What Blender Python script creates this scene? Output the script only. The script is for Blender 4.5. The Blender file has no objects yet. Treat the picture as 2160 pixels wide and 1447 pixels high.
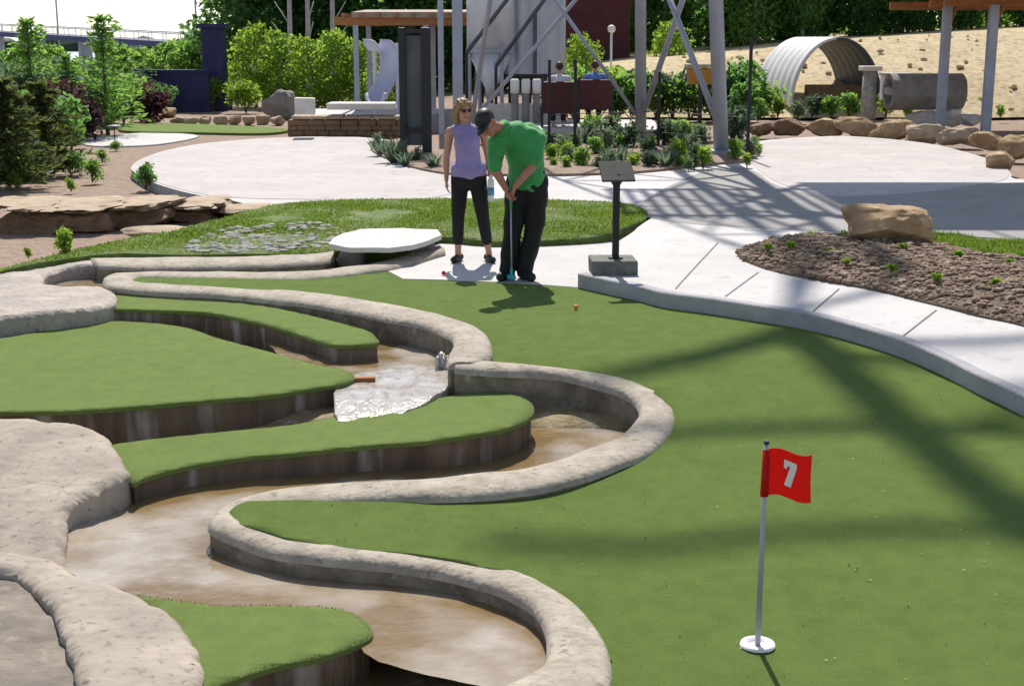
import bpy, bmesh, math, random
from mathutils import Vector, Matrix, noise, Quaternion
from mathutils.geometry import tessellate_polygon
R = random.Random(7)
rad = math.radians
SC = bpy.context.scene
COL = SC.collection

# ------------------------------------------------------------------ camera model
F, CX, CY, TH, HC = 2924.0, 1080.0, 723.5, rad(12.4), 2.44
def ray(px, py):
    X = (px - CX) / F; V = -(py - CY) / F
    return X, math.cos(TH) + V * math.sin(TH), -math.sin(TH) + V * math.cos(TH)
def at(px, py, z):
    a, b, c = ray(px, py); t = (z - HC) / c
    return Vector((a * t, b * t, z))
def atY(px, py, Y):
    a, b, c = ray(px, py); t = Y / b
    return Vector((a * t, Y, HC + c * t))
def atf(px, py, zf):
    a, b, c = ray(px, py); lo, hi = 2.0, 120.0
    for _ in range(50):
        m = (lo + hi) / 2
        if HC + c * m / b > zf(m): lo = m
        else: hi = m
    return Vector((a * lo / b, lo, zf(lo)))
def lerp_tab(tab):
    def f(v):
        if v <= tab[0][0]: return tab[0][1]
        for (a, x), (b, y) in zip(tab, tab[1:]):
            if v <= b:
                t = (v - a) / (b - a); t = t * t * (3 - 2 * t) * .5 + t * .5
                return x + (y - x) * t
        return tab[-1][1]
    return f
zg = lerp_tab([(4, -.22), (5.5, -.17), (7, -.09), (8.5, 0.0), (9.3, .08), (10, .15), (11, .19), (12.5, .2), (30, .2)])
zp = lambda Y: zg(Y) + .12
zlawn = lerp_tab([(13, .2), (14, .215), (15.1, .24), (16, .325), (40, .34)])

# ------------------------------------------------------------------ materials
MATS = {}
def mat(name, c1, c2=None, scale=6.0, rough=.8, bump=0.0, bscale=40.0, metal=0.0, detail=6, transl=None, c3=None, s3=60.0, f3=.35,
        sheen=0.0, spec=.35, stretch=None, coords='pos'):
    m = bpy.data.materials.new(name); m.use_nodes = True
    nt = m.node_tree; N = nt.nodes; L = nt.links
    bs = N['Principled BSDF']; out = N['Material Output']
    bs.inputs['Roughness'].default_value = rough; bs.inputs['Metallic'].default_value = metal
    bs.inputs['Specular IOR Level'].default_value = spec
    if sheen:
        bs.inputs['Sheen Weight'].default_value = sheen; bs.inputs['Sheen Roughness'].default_value = .5
        bs.inputs['Sheen Tint'].default_value = (.75, .9, .55, 1)
    if coords == 'pos':
        g = N.new('ShaderNodeNewGeometry'); vec = g.outputs['Position']
    else:
        g = N.new('ShaderNodeTexCoord'); vec = g.outputs['Object']
    if stretch:
        mp = N.new('ShaderNodeMapping'); mp.inputs['Scale'].default_value = stretch
        L.new(vec, mp.inputs['Vector']); vec = mp.outputs['Vector']
    def nz(sc, det, lo, hi):
        t = N.new('ShaderNodeTexNoise'); t.inputs['Scale'].default_value = sc; t.inputs['Detail'].default_value = det
        t.inputs['Roughness'].default_value = .6
        L.new(vec, t.inputs['Vector'])
        r = N.new('ShaderNodeMapRange'); r.inputs['From Min'].default_value = lo; r.inputs['From Max'].default_value = hi
        L.new(t.outputs['Fac'], r.inputs['Value']); return r.outputs['Result']
    def mix(fac, a, b):
        x = N.new('ShaderNodeMix'); x.data_type = 'RGBA'
        L.new(fac, x.inputs['Factor'])
        if isinstance(a, tuple): x.inputs['A'].default_value = (*a, 1)
        else: L.new(a, x.inputs['A'])
        x.inputs['B'].default_value = (*b, 1)
        return x.outputs['Result']
    col = None
    if c2 is None: c2 = tuple(v * .75 for v in c1)
    col = mix(nz(scale, detail, .35, .65), c1, c2)
    if c3 is not None:
        fac = nz(s3, 3, .62 - f3 * .2, .75)
        col = mix(fac, col, c3)
    L.new(col, bs.inputs['Base Color'])
    if bump:
        t = N.new('ShaderNodeTexNoise'); t.inputs['Scale'].default_value = bscale; t.inputs['Detail'].default_value = 5
        L.new(vec, t.inputs['Vector'])
        b = N.new('ShaderNodeBump'); b.inputs['Strength'].default_value = bump; b.inputs['Distance'].default_value = .02
        L.new(t.outputs['Fac'], b.inputs['Height']); L.new(b.outputs['Normal'], bs.inputs['Normal'])
    if transl:
        tr = N.new('ShaderNodeBsdfTranslucent'); tr.inputs['Color'].default_value = (*transl, 1)
        ad = N.new('ShaderNodeMixShader'); ad.inputs[0].default_value = .55
        L.new(bs.outputs[0], ad.inputs[1]); L.new(tr.outputs[0], ad.inputs[2]); L.new(ad.outputs[0], out.inputs['Surface'])
    MATS[name] = m
    return m
M = MATS
mat('turf', (.138, .208, .042), (.108, .168, .033), 7, .85, .8, 240, c3=(.16, .215, .055), s3=150, f3=.6, sheen=.12, spec=.06)
mat('turf_b', (.186, .258, .068), (.152, .216, .053), 8, .85, .8, 240, c3=(.20, .25, .07), s3=150, f3=.6, sheen=.15, spec=.06)
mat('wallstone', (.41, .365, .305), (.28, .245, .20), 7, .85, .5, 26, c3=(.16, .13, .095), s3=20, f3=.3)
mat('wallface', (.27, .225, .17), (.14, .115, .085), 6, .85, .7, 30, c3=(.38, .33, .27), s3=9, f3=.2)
mat('edgestone', (.20, .145, .10), (.085, .058, .042), 6, .8, .9, 40, c3=(.42, .38, .36), s3=5, f3=.45, stretch=(1, 1, .15))
mat('rock', (.40, .345, .285), (.275, .235, .20), 2.2, .85, .6, 12, c3=(.18, .145, .115), s3=19, f3=.3)
mat('rockdark', (.24, .2, .165), (.13, .11, .095), 4, .8, .8, 14, c3=(.3, .26, .2), s3=9, f3=.2)
mat('shadepath', (.30, .292, .29), (.25, .243, .242), 1.4, .85, .3, 60, c3=(.24, .235, .24), s3=6, f3=.2)
mat('rockgrey', (.43, .375, .33), (.29, .26, .24), 3, .85, 1.0, 18, c3=(.18, .16, .15), s3=26)
mat('bed', (.30, .235, .13), (.2, .145, .07), 6, .8, .5, 40, c3=(.42, .37, .3), s3=14)
mat('concrete', (.53, .515, .515), (.46, .445, .45), 1.1, .85, .3, 60, c3=(.38, .36, .36), s3=6, f3=.25)
mat('plaza', (.475, .44, .435), (.41, .38, .38), 1.1, .85, .3, 60, c3=(.33, .30, .295), s3=5, f3=.3)
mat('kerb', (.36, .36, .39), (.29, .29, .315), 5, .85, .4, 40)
mat('mulch', (.30, .215, .165), (.19, .13, .10), 9, .9, .9, 30, c3=(.42, .34, .28), s3=24)
mat('lawn', (.10, .16, .03), (.065, .11, .02), 3, .85, .6, 90, c3=(.25, .22, .11), s3=5, f3=.6)
mat('blade', (.115, .185, .032), (.08, .13, .022), 2.5, .7, transl=(.2, .3, .04))
mat('gravel', (.18, .13, .095), (.11, .08, .06), 14, .9, .8, 60)
mat('pebble', (.29, .205, .145), (.14, .095, .065), 14, .85, .3, 60, c3=(.50, .42, .34), s3=9, f3=.4)
mat('pebblegrey', (.38, .37, .34), (.24, .24, .21), 9, .85, .3, 60)
mat('tanrock', (.42, .29, .16), (.25, .165, .09), 3.5, .85, .8, 14, c3=(.56, .45, .30), s3=5, f3=.2)
mat('ledge', (.22, .145, .085), (.16, .10, .06), 4, .85, .7, 18)
mat('ledgetop', (.44, .35, .25), (.30, .225, .155), 4, .85, .5, 20)
mat('whitestone', (.66, .63, .59), (.55, .52, .48), 3, .85, .4, 20)
mat('greyrock', (.30, .28, .26), (.2, .19, .18), 4, .85, .7, 14)
mat('hillstone', (.54, .44, .28), (.44, .34, .20), 2.6, .9, .8, 6, c3=(.22, .19, .10), s3=5.5, f3=.7)
mat('steel', (.36, .39, .46), (.29, .32, .39), 2, .5, .1, 40, metal=.25)
mat('steeldark', (.10, .11, .13), (.07, .08, .1), 3, .5, metal=.2)
mat('silo', (.40, .42, .47), (.33, .35, .41), 1.5, .42, .1, 20, metal=.5)
mat('hopper', (.62, .64, .68), (.52, .54, .6), 1.5, .4, .05, 20, metal=.2)
mat('black', (.012, .012, .015), (.02, .02, .024), 5, .5)
mat('navy', (.018, .022, .075), (.028, .03, .1), 3, .6)
mat('timber', (.42, .19, .075), (.32, .13, .05), 5, .7, .3, 30, stretch=(1, 6, 6))
mat('rooftop', (.40, .31, .24), (.30, .23, .18), 3, .8, .3, 20)
mat('maroon', (.075, .018, .02), (.055, .014, .016), 6, .7)
mat('barn', (.09, .022, .025), (.06, .016, .02), 2, .8)
mat('ochre', (.42, .2, .03), (.34, .15, .02), 4, .7)
mat('white', (.75, .74, .74), (.68, .67, .67), 4, .6)
mat('lav', (.55, .55, .68), (.48, .48, .6), 2, .45)
mat('plaque', (.05, .055, .05), (.03, .033, .032), 12, .7)
mat('block', (.17, .18, .165), (.10, .11, .10), 10, .85, .7, 30)
mat('bark', (.14, .1, .07), (.08, .055, .04), 8, .9, .6, 30, coords='obj')
mat('palebark', (.5, .48, .46), (.34, .32, .31), 5, .85, .3, 30, coords='obj')
def leafmat(n, c, t, k=.6):
    mat(n, c, tuple(v * k for v in c), 2.2, .6, transl=t, spec=.25)
leafmat('leaf_dark', (.06, .13, .045), (.18, .38, .08))
leafmat('leaf_mid', (.09, .18, .045), (.28, .5, .09))
leafmat('leaf_bright', (.14, .24, .04), (.36, .55, .06))
leafmat('leaf_blue', (.06, .10, .07), (.1, .17, .09))
leafmat('leaf_conifer', (.075, .095, .04), (.14, .18, .05))
leafmat('leaf_rust', (.12, .08, .03), (.2, .14, .04))
leafmat('leaf_plum', (.05, .028, .035), (.1, .04, .05))
leafmat('leaf_sage', (.16, .21, .13), (.2, .27, .14))
leafmat('agave', (.16, .23, .17), (.14, .2, .12))
mat('skin', (.50, .26, .18), (.45, .22, .15), 8, .55, spec=.4)
mat('skin_man', (.42, .19, .13), (.38, .16, .11), 8, .55, spec=.4)
mat('lip', (.35, .1, .09), None, 8, .5)
mat('eye', (.02, .015, .012), None, 8, .25)
mat('hair_blond', (.34, .22, .095), (.22, .13, .05), 30, .5, .4, 60, stretch=(1, 1, .15), coords='obj')
mat('hair_brown', (.06, .035, .02), (.04, .022, .014), 30, .55)
mat('shirt_green', (.045, .30, .085), (.035, .24, .066), 6, .75, .5, 9, sheen=.2)
mat('shirt_purple', (.30, .24, .50), (.26, .2, .44), 6, .75, .5, 10, sheen=.2)
mat('trousers', (.008, .008, .01), (.012, .012, .014), 6, .8, .5, 9)
mat('shoe_dark', (.02, .018, .02), None, 6, .6)
mat('shirt_white', (.6, .6, .62), (.52, .52, .55), 6, .8)
mat('shirt_blue', (.14, .22, .5), (.11, .18, .42), 6, .8)
mat('red', (.62, .018, .016), (.52, .012, .012), 7, .6, .3, 14, transl=(.7, .03, .02))
mat('teal', (.05, .42, .5), None, 6, .4)
mat('grip', (.05, .35, .12), None, 6, .6)
mat('orange', (.75, .28, .03), None, 6, .4)
mat('bottle_blue', (.12, .3, .5), None, 6, .3)
mat('rust', (.35, .14, .04), (.25, .09, .03), 6, .8)
# concrete pavement slabs keep faint saw-cut joints
def water_mat(name, tint, rough=.06, wave=9, strength=.25, foam=0.0):
    m = bpy.data.materials.new(name); m.use_nodes = True
    nt = m.node_tree; N = nt.nodes; L = nt.links; bs = N['Principled BSDF']
    g = N.new('ShaderNodeNewGeometry')
    t = N.new('ShaderNodeTexNoise'); t.inputs['Scale'].default_value = 2.2; t.inputs['Detail'].default_value = 6
    L.new(g.outputs['Position'], t.inputs['Vector'])
    rp = N.new('ShaderNodeMapRange'); rp.inputs['From Min'].default_value = .38; rp.inputs['From Max'].default_value = .62
    L.new(t.outputs['Fac'], rp.inputs['Value'])
    x = N.new('ShaderNodeMix'); x.data_type = 'RGBA'; x.inputs['A'].default_value = (*tint, 1)
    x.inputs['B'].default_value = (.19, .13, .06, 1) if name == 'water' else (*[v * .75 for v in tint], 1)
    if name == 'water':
        at_ = N.new('ShaderNodeAttribute'); at_.attribute_name = 'bank_shade'
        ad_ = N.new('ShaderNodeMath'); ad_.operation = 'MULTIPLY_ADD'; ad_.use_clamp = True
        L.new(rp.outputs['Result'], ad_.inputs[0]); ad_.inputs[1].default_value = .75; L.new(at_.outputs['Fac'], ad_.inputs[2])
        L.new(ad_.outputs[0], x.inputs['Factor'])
    else: L.new(rp.outputs['Result'], x.inputs['Factor'])
    L.new(x.outputs['Result'], bs.inputs['Base Color'])
    bs.inputs['Roughness'].default_value = rough; bs.inputs['IOR'].default_value = 1.33
    bs.inputs['Specular IOR Level'].default_value = .5
    w = N.new('ShaderNodeTexNoise'); w.inputs['Scale'].default_value = wave; w.inputs['Detail'].default_value = 3
    L.new(g.outputs['Position'], w.inputs['Vector'])
    b = N.new('ShaderNodeBump'); b.inputs['Strength'].default_value = strength; b.inputs['Distance'].default_value = .03
    L.new(w.outputs['Fac'], b.inputs['Height']); L.new(b.outputs['Normal'], bs.inputs['Normal'])
    MATS[name] = m
water_mat('water', (.40, .355, .305), .05, 16, .2)  # pale tint puts the bright sky reflection into the colour
water_mat('foam', (.62, .60, .58), .5, 30, .6)
mat('cascade', (.46, .44, .42), (.33, .285, .235), 6, .15, .5, 34, c3=(.28, .2, .12), s3=12, f3=.5, stretch=(1, .5, 1), spec=.6)
water_mat('river', (.55, .6, .66), .25, .6, .3)

# ------------------------------------------------------------------ mesh builder
class MB:
    def __init__(s): s.v = []; s.f = []
    def add(s, vs, fs):
        o = len(s.v); s.v += [tuple(p) for p in vs]; s.f += [tuple(i + o for i in f) for f in fs]
    def box(s, c, d, rz=0, rx=0, ry=0, j=0):
        m = Matrix.Translation(c) @ Matrix.Rotation(rz, 4, 'Z') @ Matrix.Rotation(ry, 4, 'Y') @ Matrix.Rotation(rx, 4, 'X')
        vs = [m @ Vector(((x + R.uniform(-j, j)) * d[0] / 2, (y + R.uniform(-j, j)) * d[1] / 2, (z + R.uniform(-j, j)) * d[2] / 2))
              for x in (-1, 1) for y in (-1, 1) for z in (-1, 1)]
        s.add(vs, [(0, 1, 3, 2), (4, 6, 7, 5), (0, 4, 5, 1), (2, 3, 7, 6), (0, 2, 6, 4), (1, 5, 7, 3)])
    def tube(s, pts, r, n=8, cap=True):
        pts = [Vector(p) for p in pts]; k = len(pts)
        rs = r if isinstance(r, (list, tuple)) else [r] * k
        up = None; vs = []
        for i, p in enumerate(pts):
            d = (pts[min(i + 1, k - 1)] - pts[max(i - 1, 0)])
            if d.length < 1e-9: d = Vector((0, 0, 1))
            d.normalize()
            if up is None:
                a = Vector((1, 0, 0)) if abs(d.x) < .8 else Vector((0, 1, 0)); up = d.cross(a).normalized()
            up = (up - d * up.dot(d)).normalized(); w = d.cross(up)
            for q in range(n):
                t = 2 * math.pi * q / n; vs.append(p + (up * math.cos(t) + w * math.sin(t)) * rs[i])
        fs = []
        for i in range(k - 1):
            for q in range(n):
                a = i * n + q; b = i * n + (q + 1) % n; fs.append((a, b, b + n, a + n))
        if cap: fs += [tuple(range(n))[::-1], tuple(range((k - 1) * n, k * n))]
        s.add(vs, fs)
    def ell(s, c, r, q=None, nu=16, nv=10):
        vs = [(0, 0, -1)]; fs = []
        for i in range(1, nv):
            a = -math.pi / 2 + math.pi * i / nv
            for k in range(nu):
                t = 2 * math.pi * k / nu; vs.append((math.cos(a) * math.cos(t), math.cos(a) * math.sin(t), math.sin(a)))
        vs.append((0, 0, 1)); last = len(vs) - 1
        for k in range(nu):
            fs.append((0, 1 + (k + 1) % nu, 1 + k)); fs.append((last, last - nu + k, last - nu + (k + 1) % nu))
        for i in range(nv - 2):
            for k in range(nu):
                a = 1 + i * nu + k; b = 1 + i * nu + (k + 1) % nu; fs.append((a, b, b + nu, a + nu))
        m = q.to_matrix() if q else Matrix.Identity(3)
        s.add([Vector(c) + m @ Vector((p[0] * r[0], p[1] * r[1], p[2] * r[2])) for p in vs], fs)
    def cap(s, a, b, ra, rb, n=14):          # tapered capsule
        a = Vector(a); b = Vector(b); d = (b - a).normalized()
        pts = []; rs = []
        for t in (-.97, -.8, -.5, 0): pts.append(a + d * ra * t); rs.append(ra * math.sqrt(max(1 - t * t, .02)))
        for t in (0, .5, .8, .97): pts.append(b + d * rb * t); rs.append(rb * math.sqrt(max(1 - t * t, .02)))
        s.tube(pts, rs, n)
    def leaf(s, c, size, asp=.6, d=None):
        n = Vector((R.gauss(0, 1), R.gauss(0, 1), R.gauss(0, 1) + .6)).normalized()
        a = n.orthogonal().normalized()
        a = Quaternion(n, R.uniform(0, 6.28)) @ a
        if d is not None: a = (Vector(d) + a * .6).normalized()
        b = n.cross(a)
        if b.length < .1: b = a.orthogonal()
        b.normalize(); c = Vector(c)
        s.add([c - a * size, c + b * size * asp, c + a * size, c - b * size * asp], [(0, 1, 2, 3)])
    def blob(s, c, r, sub=2, amp=.25, fr=1.5, seed=0, sq=0.0, boxy=0.0, rz=0.0):
        bm = bmesh.new(); bmesh.ops.create_icosphere(bm, subdivisions=sub, radius=1)
        off = Vector((seed * 3.7, seed * 1.3, seed * 7.1)); vs = []
        planes = []
        rr = random.Random(seed)
        for _ in range(int(sq * 14)):
            n = Vector((rr.gauss(0, 1), rr.gauss(0, 1), rr.gauss(0, .8))).normalized(); planes.append((n, rr.uniform(.62, .85)))
        for v in bm.verts:
            p = v.co.copy()
            if boxy:
                k_ = (abs(p.x) ** 6 + abs(p.y) ** 6 + abs(p.z) ** 6) ** (1 / 6); p = p.lerp(p / k_, boxy)
            for n, h in planes:
                e = p.dot(n) - h
                if e > 0: p -= n * e * .92
            p *= 1 + amp * noise.noise(p * fr + off) + amp * .35 * noise.noise(p * fr * 3 + off)
            q_ = Vector((p.x * r[0], p.y * r[1], p.z * r[2]))
            if rz: q_ = Matrix.Rotation(rz, 3, 'Z') @ q_
            vs.append(Vector(c) + q_)
        fs = [tuple(v.index for v in f.verts) for f in bm.faces]
        bm.free(); s.add(vs, fs)
    def build(s, name, m, parent=None, smooth=False, local=False, base=False):
        me = bpy.data.meshes.new(name)
        off = Vector((0, 0, 0))
        if parent is not None and not local:
            q = parent
            while q is not None: off = off + q.location; q = q.parent
        elif base and s.v:
            xs = [p[0] for p in s.v]; ys = [p[1] for p in s.v]; zs = [p[2] for p in s.v]
            off = Vector(((min(xs) + max(xs)) / 2, (min(ys) + max(ys)) / 2, min(zs)))
        me.from_pydata([(p[0] - off.x, p[1] - off.y, p[2] - off.z) for p in s.v], [], s.f)
        me.update()
        if smooth:
            for p in me.polygons: p.use_smooth = True
        o = bpy.data.objects.new(name, me); COL.objects.link(o)
        if m is not None: me.materials.append(MATS[m] if isinstance(m, str) else m)
        if parent is not None: o.parent = parent
        elif base: o.location = off
        return o
def bevel(o, w=.01, seg=2):
    b = o.modifiers.new('bevel', 'BEVEL'); b.width = w; b.segments = seg; b.limit_method = 'ANGLE'
    return o
def tag(o, label=None, cat=None, group=None, kind=None):
    if label: o['label'] = label
    if cat: o['category'] = cat
    if group: o['group'] = group
    if kind: o['kind'] = kind
    return o
def thing(name, loc, label, cat, group=None, rz=0):
    o = bpy.data.objects.new(name, None); COL.objects.link(o); o.location = loc; o.rotation_euler.z = rz
    o.empty_display_size = .1
    return tag(o, label, cat, group)
def copy_tree(o, parent=None):
    c = o.copy(); COL.objects.link(c)
    if parent is not None: c.parent = parent
    for ch in list(o.children): copy_tree(ch, c)
    return c
def spl(pts, n=8, closed=False):
    pts = [Vector(p) for p in pts]; k = len(pts); out = []
    rng = range(k if closed else k - 1)
    for i in rng:
        if closed: a, b, c, d = pts[(i - 1) % k], pts[i], pts[(i + 1) % k], pts[(i + 2) % k]
        else: a, b, c, d = pts[max(i - 1, 0)], pts[i], pts[i + 1], pts[min(i + 2, k - 1)]
        for q in range(n):
            t = q / n
            out.append(.5 * (2 * b + (c - a) * t + (2 * a - 5 * b + 4 * c - d) * t * t + (3 * b - a - 3 * c + d) * t ** 3))
    if not closed: out.append(pts[-1])
    return out
def poly_area(p): return .5 * sum(p[i][0] * p[(i + 1) % len(p)][1] - p[(i + 1) % len(p)][0] * p[i][1] for i in range(len(p)))
from mathutils.kdtree import KDTree
_KD = {}
def edge_dist(x, y, poly):
    key = id(poly)
    if key not in _KD:
        pts = []; n_ = len(poly)
        for i in range(n_):
            a, b = poly[i], poly[(i + 1) % n_]; m_ = max(1, int((b - a).length / .012))
            pts += [a.lerp(b, q / m_) for q in range(m_)]
        kd = KDTree(len(pts))
        for i, p in enumerate(pts): kd.insert((p.x, p.y, 0), i)
        kd.balance(); _KD[key] = (kd, poly)
    return _KD[key][0].find((x, y, 0))[2]
def _edge_dist_slow(x, y, poly):
    best = 1e9; k = len(poly)
    for i in range(k):
        ax, ay = poly[i][0], poly[i][1]; bx, by = poly[(i + 1) % k][0], poly[(i + 1) % k][1]
        dx, dy = bx - ax, by - ay; l2 = dx * dx + dy * dy
        t = 0 if l2 == 0 else max(0, min(1, ((x - ax) * dx + (y - ay) * dy) / l2))
        ex, ey = x - ax - dx * t, y - ay - dy * t; d = ex * ex + ey * ey
        if d < best: best = d
    return math.sqrt(best)
def inside(x, y, poly):
    c = False; k = len(poly); j = k - 1
    for i in range(k):
        if (poly[i][1] > y) != (poly[j][1] > y) and x < (poly[j][0] - poly[i][0]) * (y - poly[i][1]) / (poly[j][1] - poly[i][1]) + poly[i][0]: c = not c
        j = i
    return c
def sheet(name, poly, zf, m, step=.5, depth=.05, parent=None, smooth=False, base=False, m_side=None, batter=0):
    poly = [Vector((p[0], p[1], 0)) for p in poly]
    if poly_area(poly) < 0: poly.reverse()
    bm = bmesh.new()
    vs = [bm.verts.new(p) for p in poly]
    for t in tessellate_polygon([poly]):
        try: bm.faces.new([vs[i] for i in t])
        except ValueError: pass
    bmesh.ops.recalc_face_normals(bm, faces=bm.faces)
    if bm.faces and sum(f.normal.z * f.calc_area() for f in bm.faces) < 0: bmesh.ops.reverse_faces(bm, faces=bm.faces)
    x0 = min(p.x for p in poly); x1 = max(p.x for p in poly); y0 = min(p.y for p in poly); y1 = max(p.y for p in poly)
    if step:
        for ax, lo, hi in ((0, x0, x1), (1, y0, y1)):
            k = max(int((hi - lo) / step), 1)
            for i in range(1, k):
                co = [0, 0, 0]; no = [0, 0, 0]; co[ax] = lo + (hi - lo) * i / k; no[ax] = 1
                bmesh.ops.bisect_plane(bm, geom=bm.verts[:] + bm.edges[:] + bm.faces[:], dist=1e-6, plane_co=co, plane_no=no)
    for v in bm.verts: v.co.z = zf(v.co.x, v.co.y)
    if smooth:
        for f in bm.faces: f.smooth = True
    bd = [e for e in bm.edges if e.is_boundary]
    if depth:
        r = bmesh.ops.extrude_edge_only(bm, edges=bd)
        for v in r['geom']:
            if isinstance(v, bmesh.types.BMVert): v.co.z -= depth
        for f in r['geom']:
            if isinstance(f, bmesh.types.BMFace):
                f.smooth = False
                if m_side: f.material_index = 1
    mb = MB()
    me = bpy.data.meshes.new(name)
    off = Vector((0, 0, 0))
    if parent is not None: off = parent.location.copy()
    elif base:
        off = Vector(((x0 + x1) / 2, (y0 + y1) / 2, min(v.co.z for v in bm.verts)))
    bmesh.ops.translate(bm, verts=bm.verts, vec=-off)
    bmesh.ops.recalc_face_normals(bm, faces=bm.faces)
    bm.to_mesh(me); bm.free()
    me.materials.append(MATS[m])
    if m_side: me.materials.append(MATS[m_side])
    o = bpy.data.objects.new(name, me); COL.objects.link(o)
    if parent is not None: o.parent = parent
    elif base: o.location = off
    return o
def n2(x, y, f=1.0, s=0.0): return noise.noise(Vector((x * f + s, y * f - s, s * 1.7)))
ORD = ['first', 'second', 'third', 'fourth', 'fifth', 'sixth', 'seventh', 'eighth', 'ninth', 'tenth', 'eleventh', 'twelfth', 'thirteenth',
       'fourteenth', 'fifteenth', 'sixteenth', 'seventeenth', 'eighteenth', 'nineteenth', 'twentieth', 'twenty-first', 'twenty-second',
       'twenty-third', 'twenty-fourth', 'twenty-fifth', 'twenty-sixth', 'twenty-seventh', 'twenty-eighth', 'twenty-ninth', 'thirtieth']
def xy(p): return Vector((p[0], p[1], 0))

# ------------------------------------------------------------------ stream walls (kerbs)
def wall(name, st, label, cat, zb=-.5, width_fix=None):
    """st = list of (Lpx, Lpy, Rpx, Rpy, ztop); L is the stream side"""
    Ls = [at(a, b, z) for a, b, c, d, z in st]; Rs = [at(c, d, z) for a, b, c, d, z in st]
    Ls = spl(Ls, 7); Rs = spl(Rs, 7)
    root_loc = (Ls[len(Ls) // 2] + Rs[len(Rs) // 2]) / 2; root_loc.z = zb
    t = thing(name, root_loc, label, cat)
    prof = [(0, -.06), (.03, -.03), (.12, -.01), (.28, 0), (.5, .003), (.72, 0), (.88, -.01), (.97, -.03), (1, -.06)]
    top = MB(); k = len(prof); vs = []
    for a, b in zip(Ls, Rs):
        for u, dz in prof:
            p = a.lerp(b, u); nn = noise.noise(p * 3.0) * .010 + noise.noise(p * 11.0) * .003
            e = (b - a).normalized() * (noise.noise(p * 3 + Vector((9, 0, 0))) * .006)
            vs.append((p.x + e.x, p.y + e.y, p.z + dz + nn))
    fs = []
    for i in range(len(Ls) - 1):
        for q in range(k - 1):
            a = i * k + q; fs.append((a, a + 1, a + k + 1, a + k))
    for i in (0, len(Ls) - 1):
        fs.append(tuple(range(i * k, i * k + k)) if i else tuple(range(k))[::-1])
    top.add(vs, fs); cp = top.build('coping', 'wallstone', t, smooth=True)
    face = MB(); vs = []; fs = []
    for a, b in zip(Ls, Rs):
        d = (b - a).normalized() * .012
        zt = a.z - .05
        for p, s in ((a + d, 1), (b - d, -1)):
            w = noise.noise(Vector((p.x * 9, p.y * 9, 3))) * .008
            vs += [(p.x, p.y, zt), (p.x - d.x * s * w * 60, p.y - d.y * s * w * 60, zt - .08), (p.x, p.y, zb)]
    for i in range(len(Ls) - 1):
        o = i * 6
        fs += [(o, o + 1, o + 7, o + 6), (o + 1, o + 2, o + 8, o + 7), (o + 3, o + 9, o + 10, o + 4), (o + 4, o + 10, o + 11, o + 5)]
    e = (len(Ls) - 1) * 6
    fs += [(0, 3, 4, 1), (1, 4, 5, 2), (e, e + 1, e + 4, e + 3), (e + 1, e + 2, e + 5, e + 4)]
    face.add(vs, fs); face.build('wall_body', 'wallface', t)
    return [a.lerp(b, .5) for a, b in zip(Ls, Rs)]
LOW = [(880, 1475, 960, 1600, -.12), (1022, 1447, 1150, 1560, -.12), (1110, 1408, 1262, 1490, -.12), (1143, 1388, 1290, 1425, -.12),
       (1151, 1362, 1288, 1370, -.12), (1149, 1318, 1267, 1322, -.12), (1127, 1278, 1232, 1277, -.12), (1078, 1247, 1186, 1243, -.12),
       (1016, 1224, 1110, 1201, -.12), (939, 1203, 1022, 1176, -.12), (831, 1187, 902, 1155, -.115), (686, 1174, 757, 1141, -.11),
       (585, 1159, 658, 1126, -.105), (508, 1136, 602, 1110, -.1), (462, 1118, 556, 1101, -.095), (438, 1101, 532, 1089, -.09),
       (443, 1083, 524, 1079, -.085), (471, 1060, 546, 1066, -.08), (511, 1043, 592, 1059, -.07), (585, 1024, 680, 1053, -.055),
       (720, 1010, 780, 1046, -.04), (800, 1008, 860, 1043, -.03), (954, 996, 940, 1040, -.015), (1078, 984, 1080, 1029, 0), (1155, 966, 1186, 1011, .01),
       (1232, 941, 1294, 977, .02), (1300, 913, 1366, 946, .03), (1334, 885, 1411, 909, .04), (1348, 861, 1425, 873, .05),
       (1339, 839, 1418, 839, .06), (1306, 820, 1381, 814, .08), (1257, 805, 1319, 792, .1), (1180, 788, 1232, 776, .13),
       (1078, 780, 1118, 764, .17), (1000, 774, 1040, 757, .185), (958, 771, 975, 752, .19)]
lowc = wall('stream_wall', LOW, 'long winding pale stone kerb wall between the flag green and the lower stream', 'kerb wall')
UP = [(946, 764, 1008, 762, .2), (941, 756, 1030, 750, .21), (945, 742, 1038, 733, .22), (957, 712, 1032, 708, .22), (930, 694, 1006, 683, .22),
      (886, 680, 963, 667, .22), (833, 670, 901, 652, .22), (778, 659, 824, 636, .22), (701, 643, 716, 618, .22), (623, 633, 623, 609, .22),
      (500, 620, 500, 603, .22), (370, 613, 370, 596, .22), (262, 605, 300, 591, .22), (225, 598, 286, 588, .22), (216, 588, 283, 585, .22),
      (224, 576, 300, 582, .22), (270, 571, 345, 582, .22), (432, 569, 463, 584, .22), (618, 568, 618, 586, .22), (680, 566, 690, 581, .23),
      (755, 556, 765, 571, .24), (811, 547, 822, 562, .25), (862, 533, 875, 548, .26), (925, 514, 940, 527, .27)]
upc = wall('stream_wall', UP, 'pale stone kerb wall doubling back in a narrow loop beside the upper stream, left of the golfers', 'kerb wall')
BACK = [(205, 557, 190, 541, .24), (300, 559, 300, 539, .24), (432, 558, 432, 538, .24), (560, 555, 560, 535, .24), (678, 548, 672, 529, .24), (706, 540, 703, 526, .25)]
backc = wall('stream_wall', BACK, 'low pale stone bank wall along the lawn behind the upper stream, left of the slab bridge', 'kerb wall')

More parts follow.
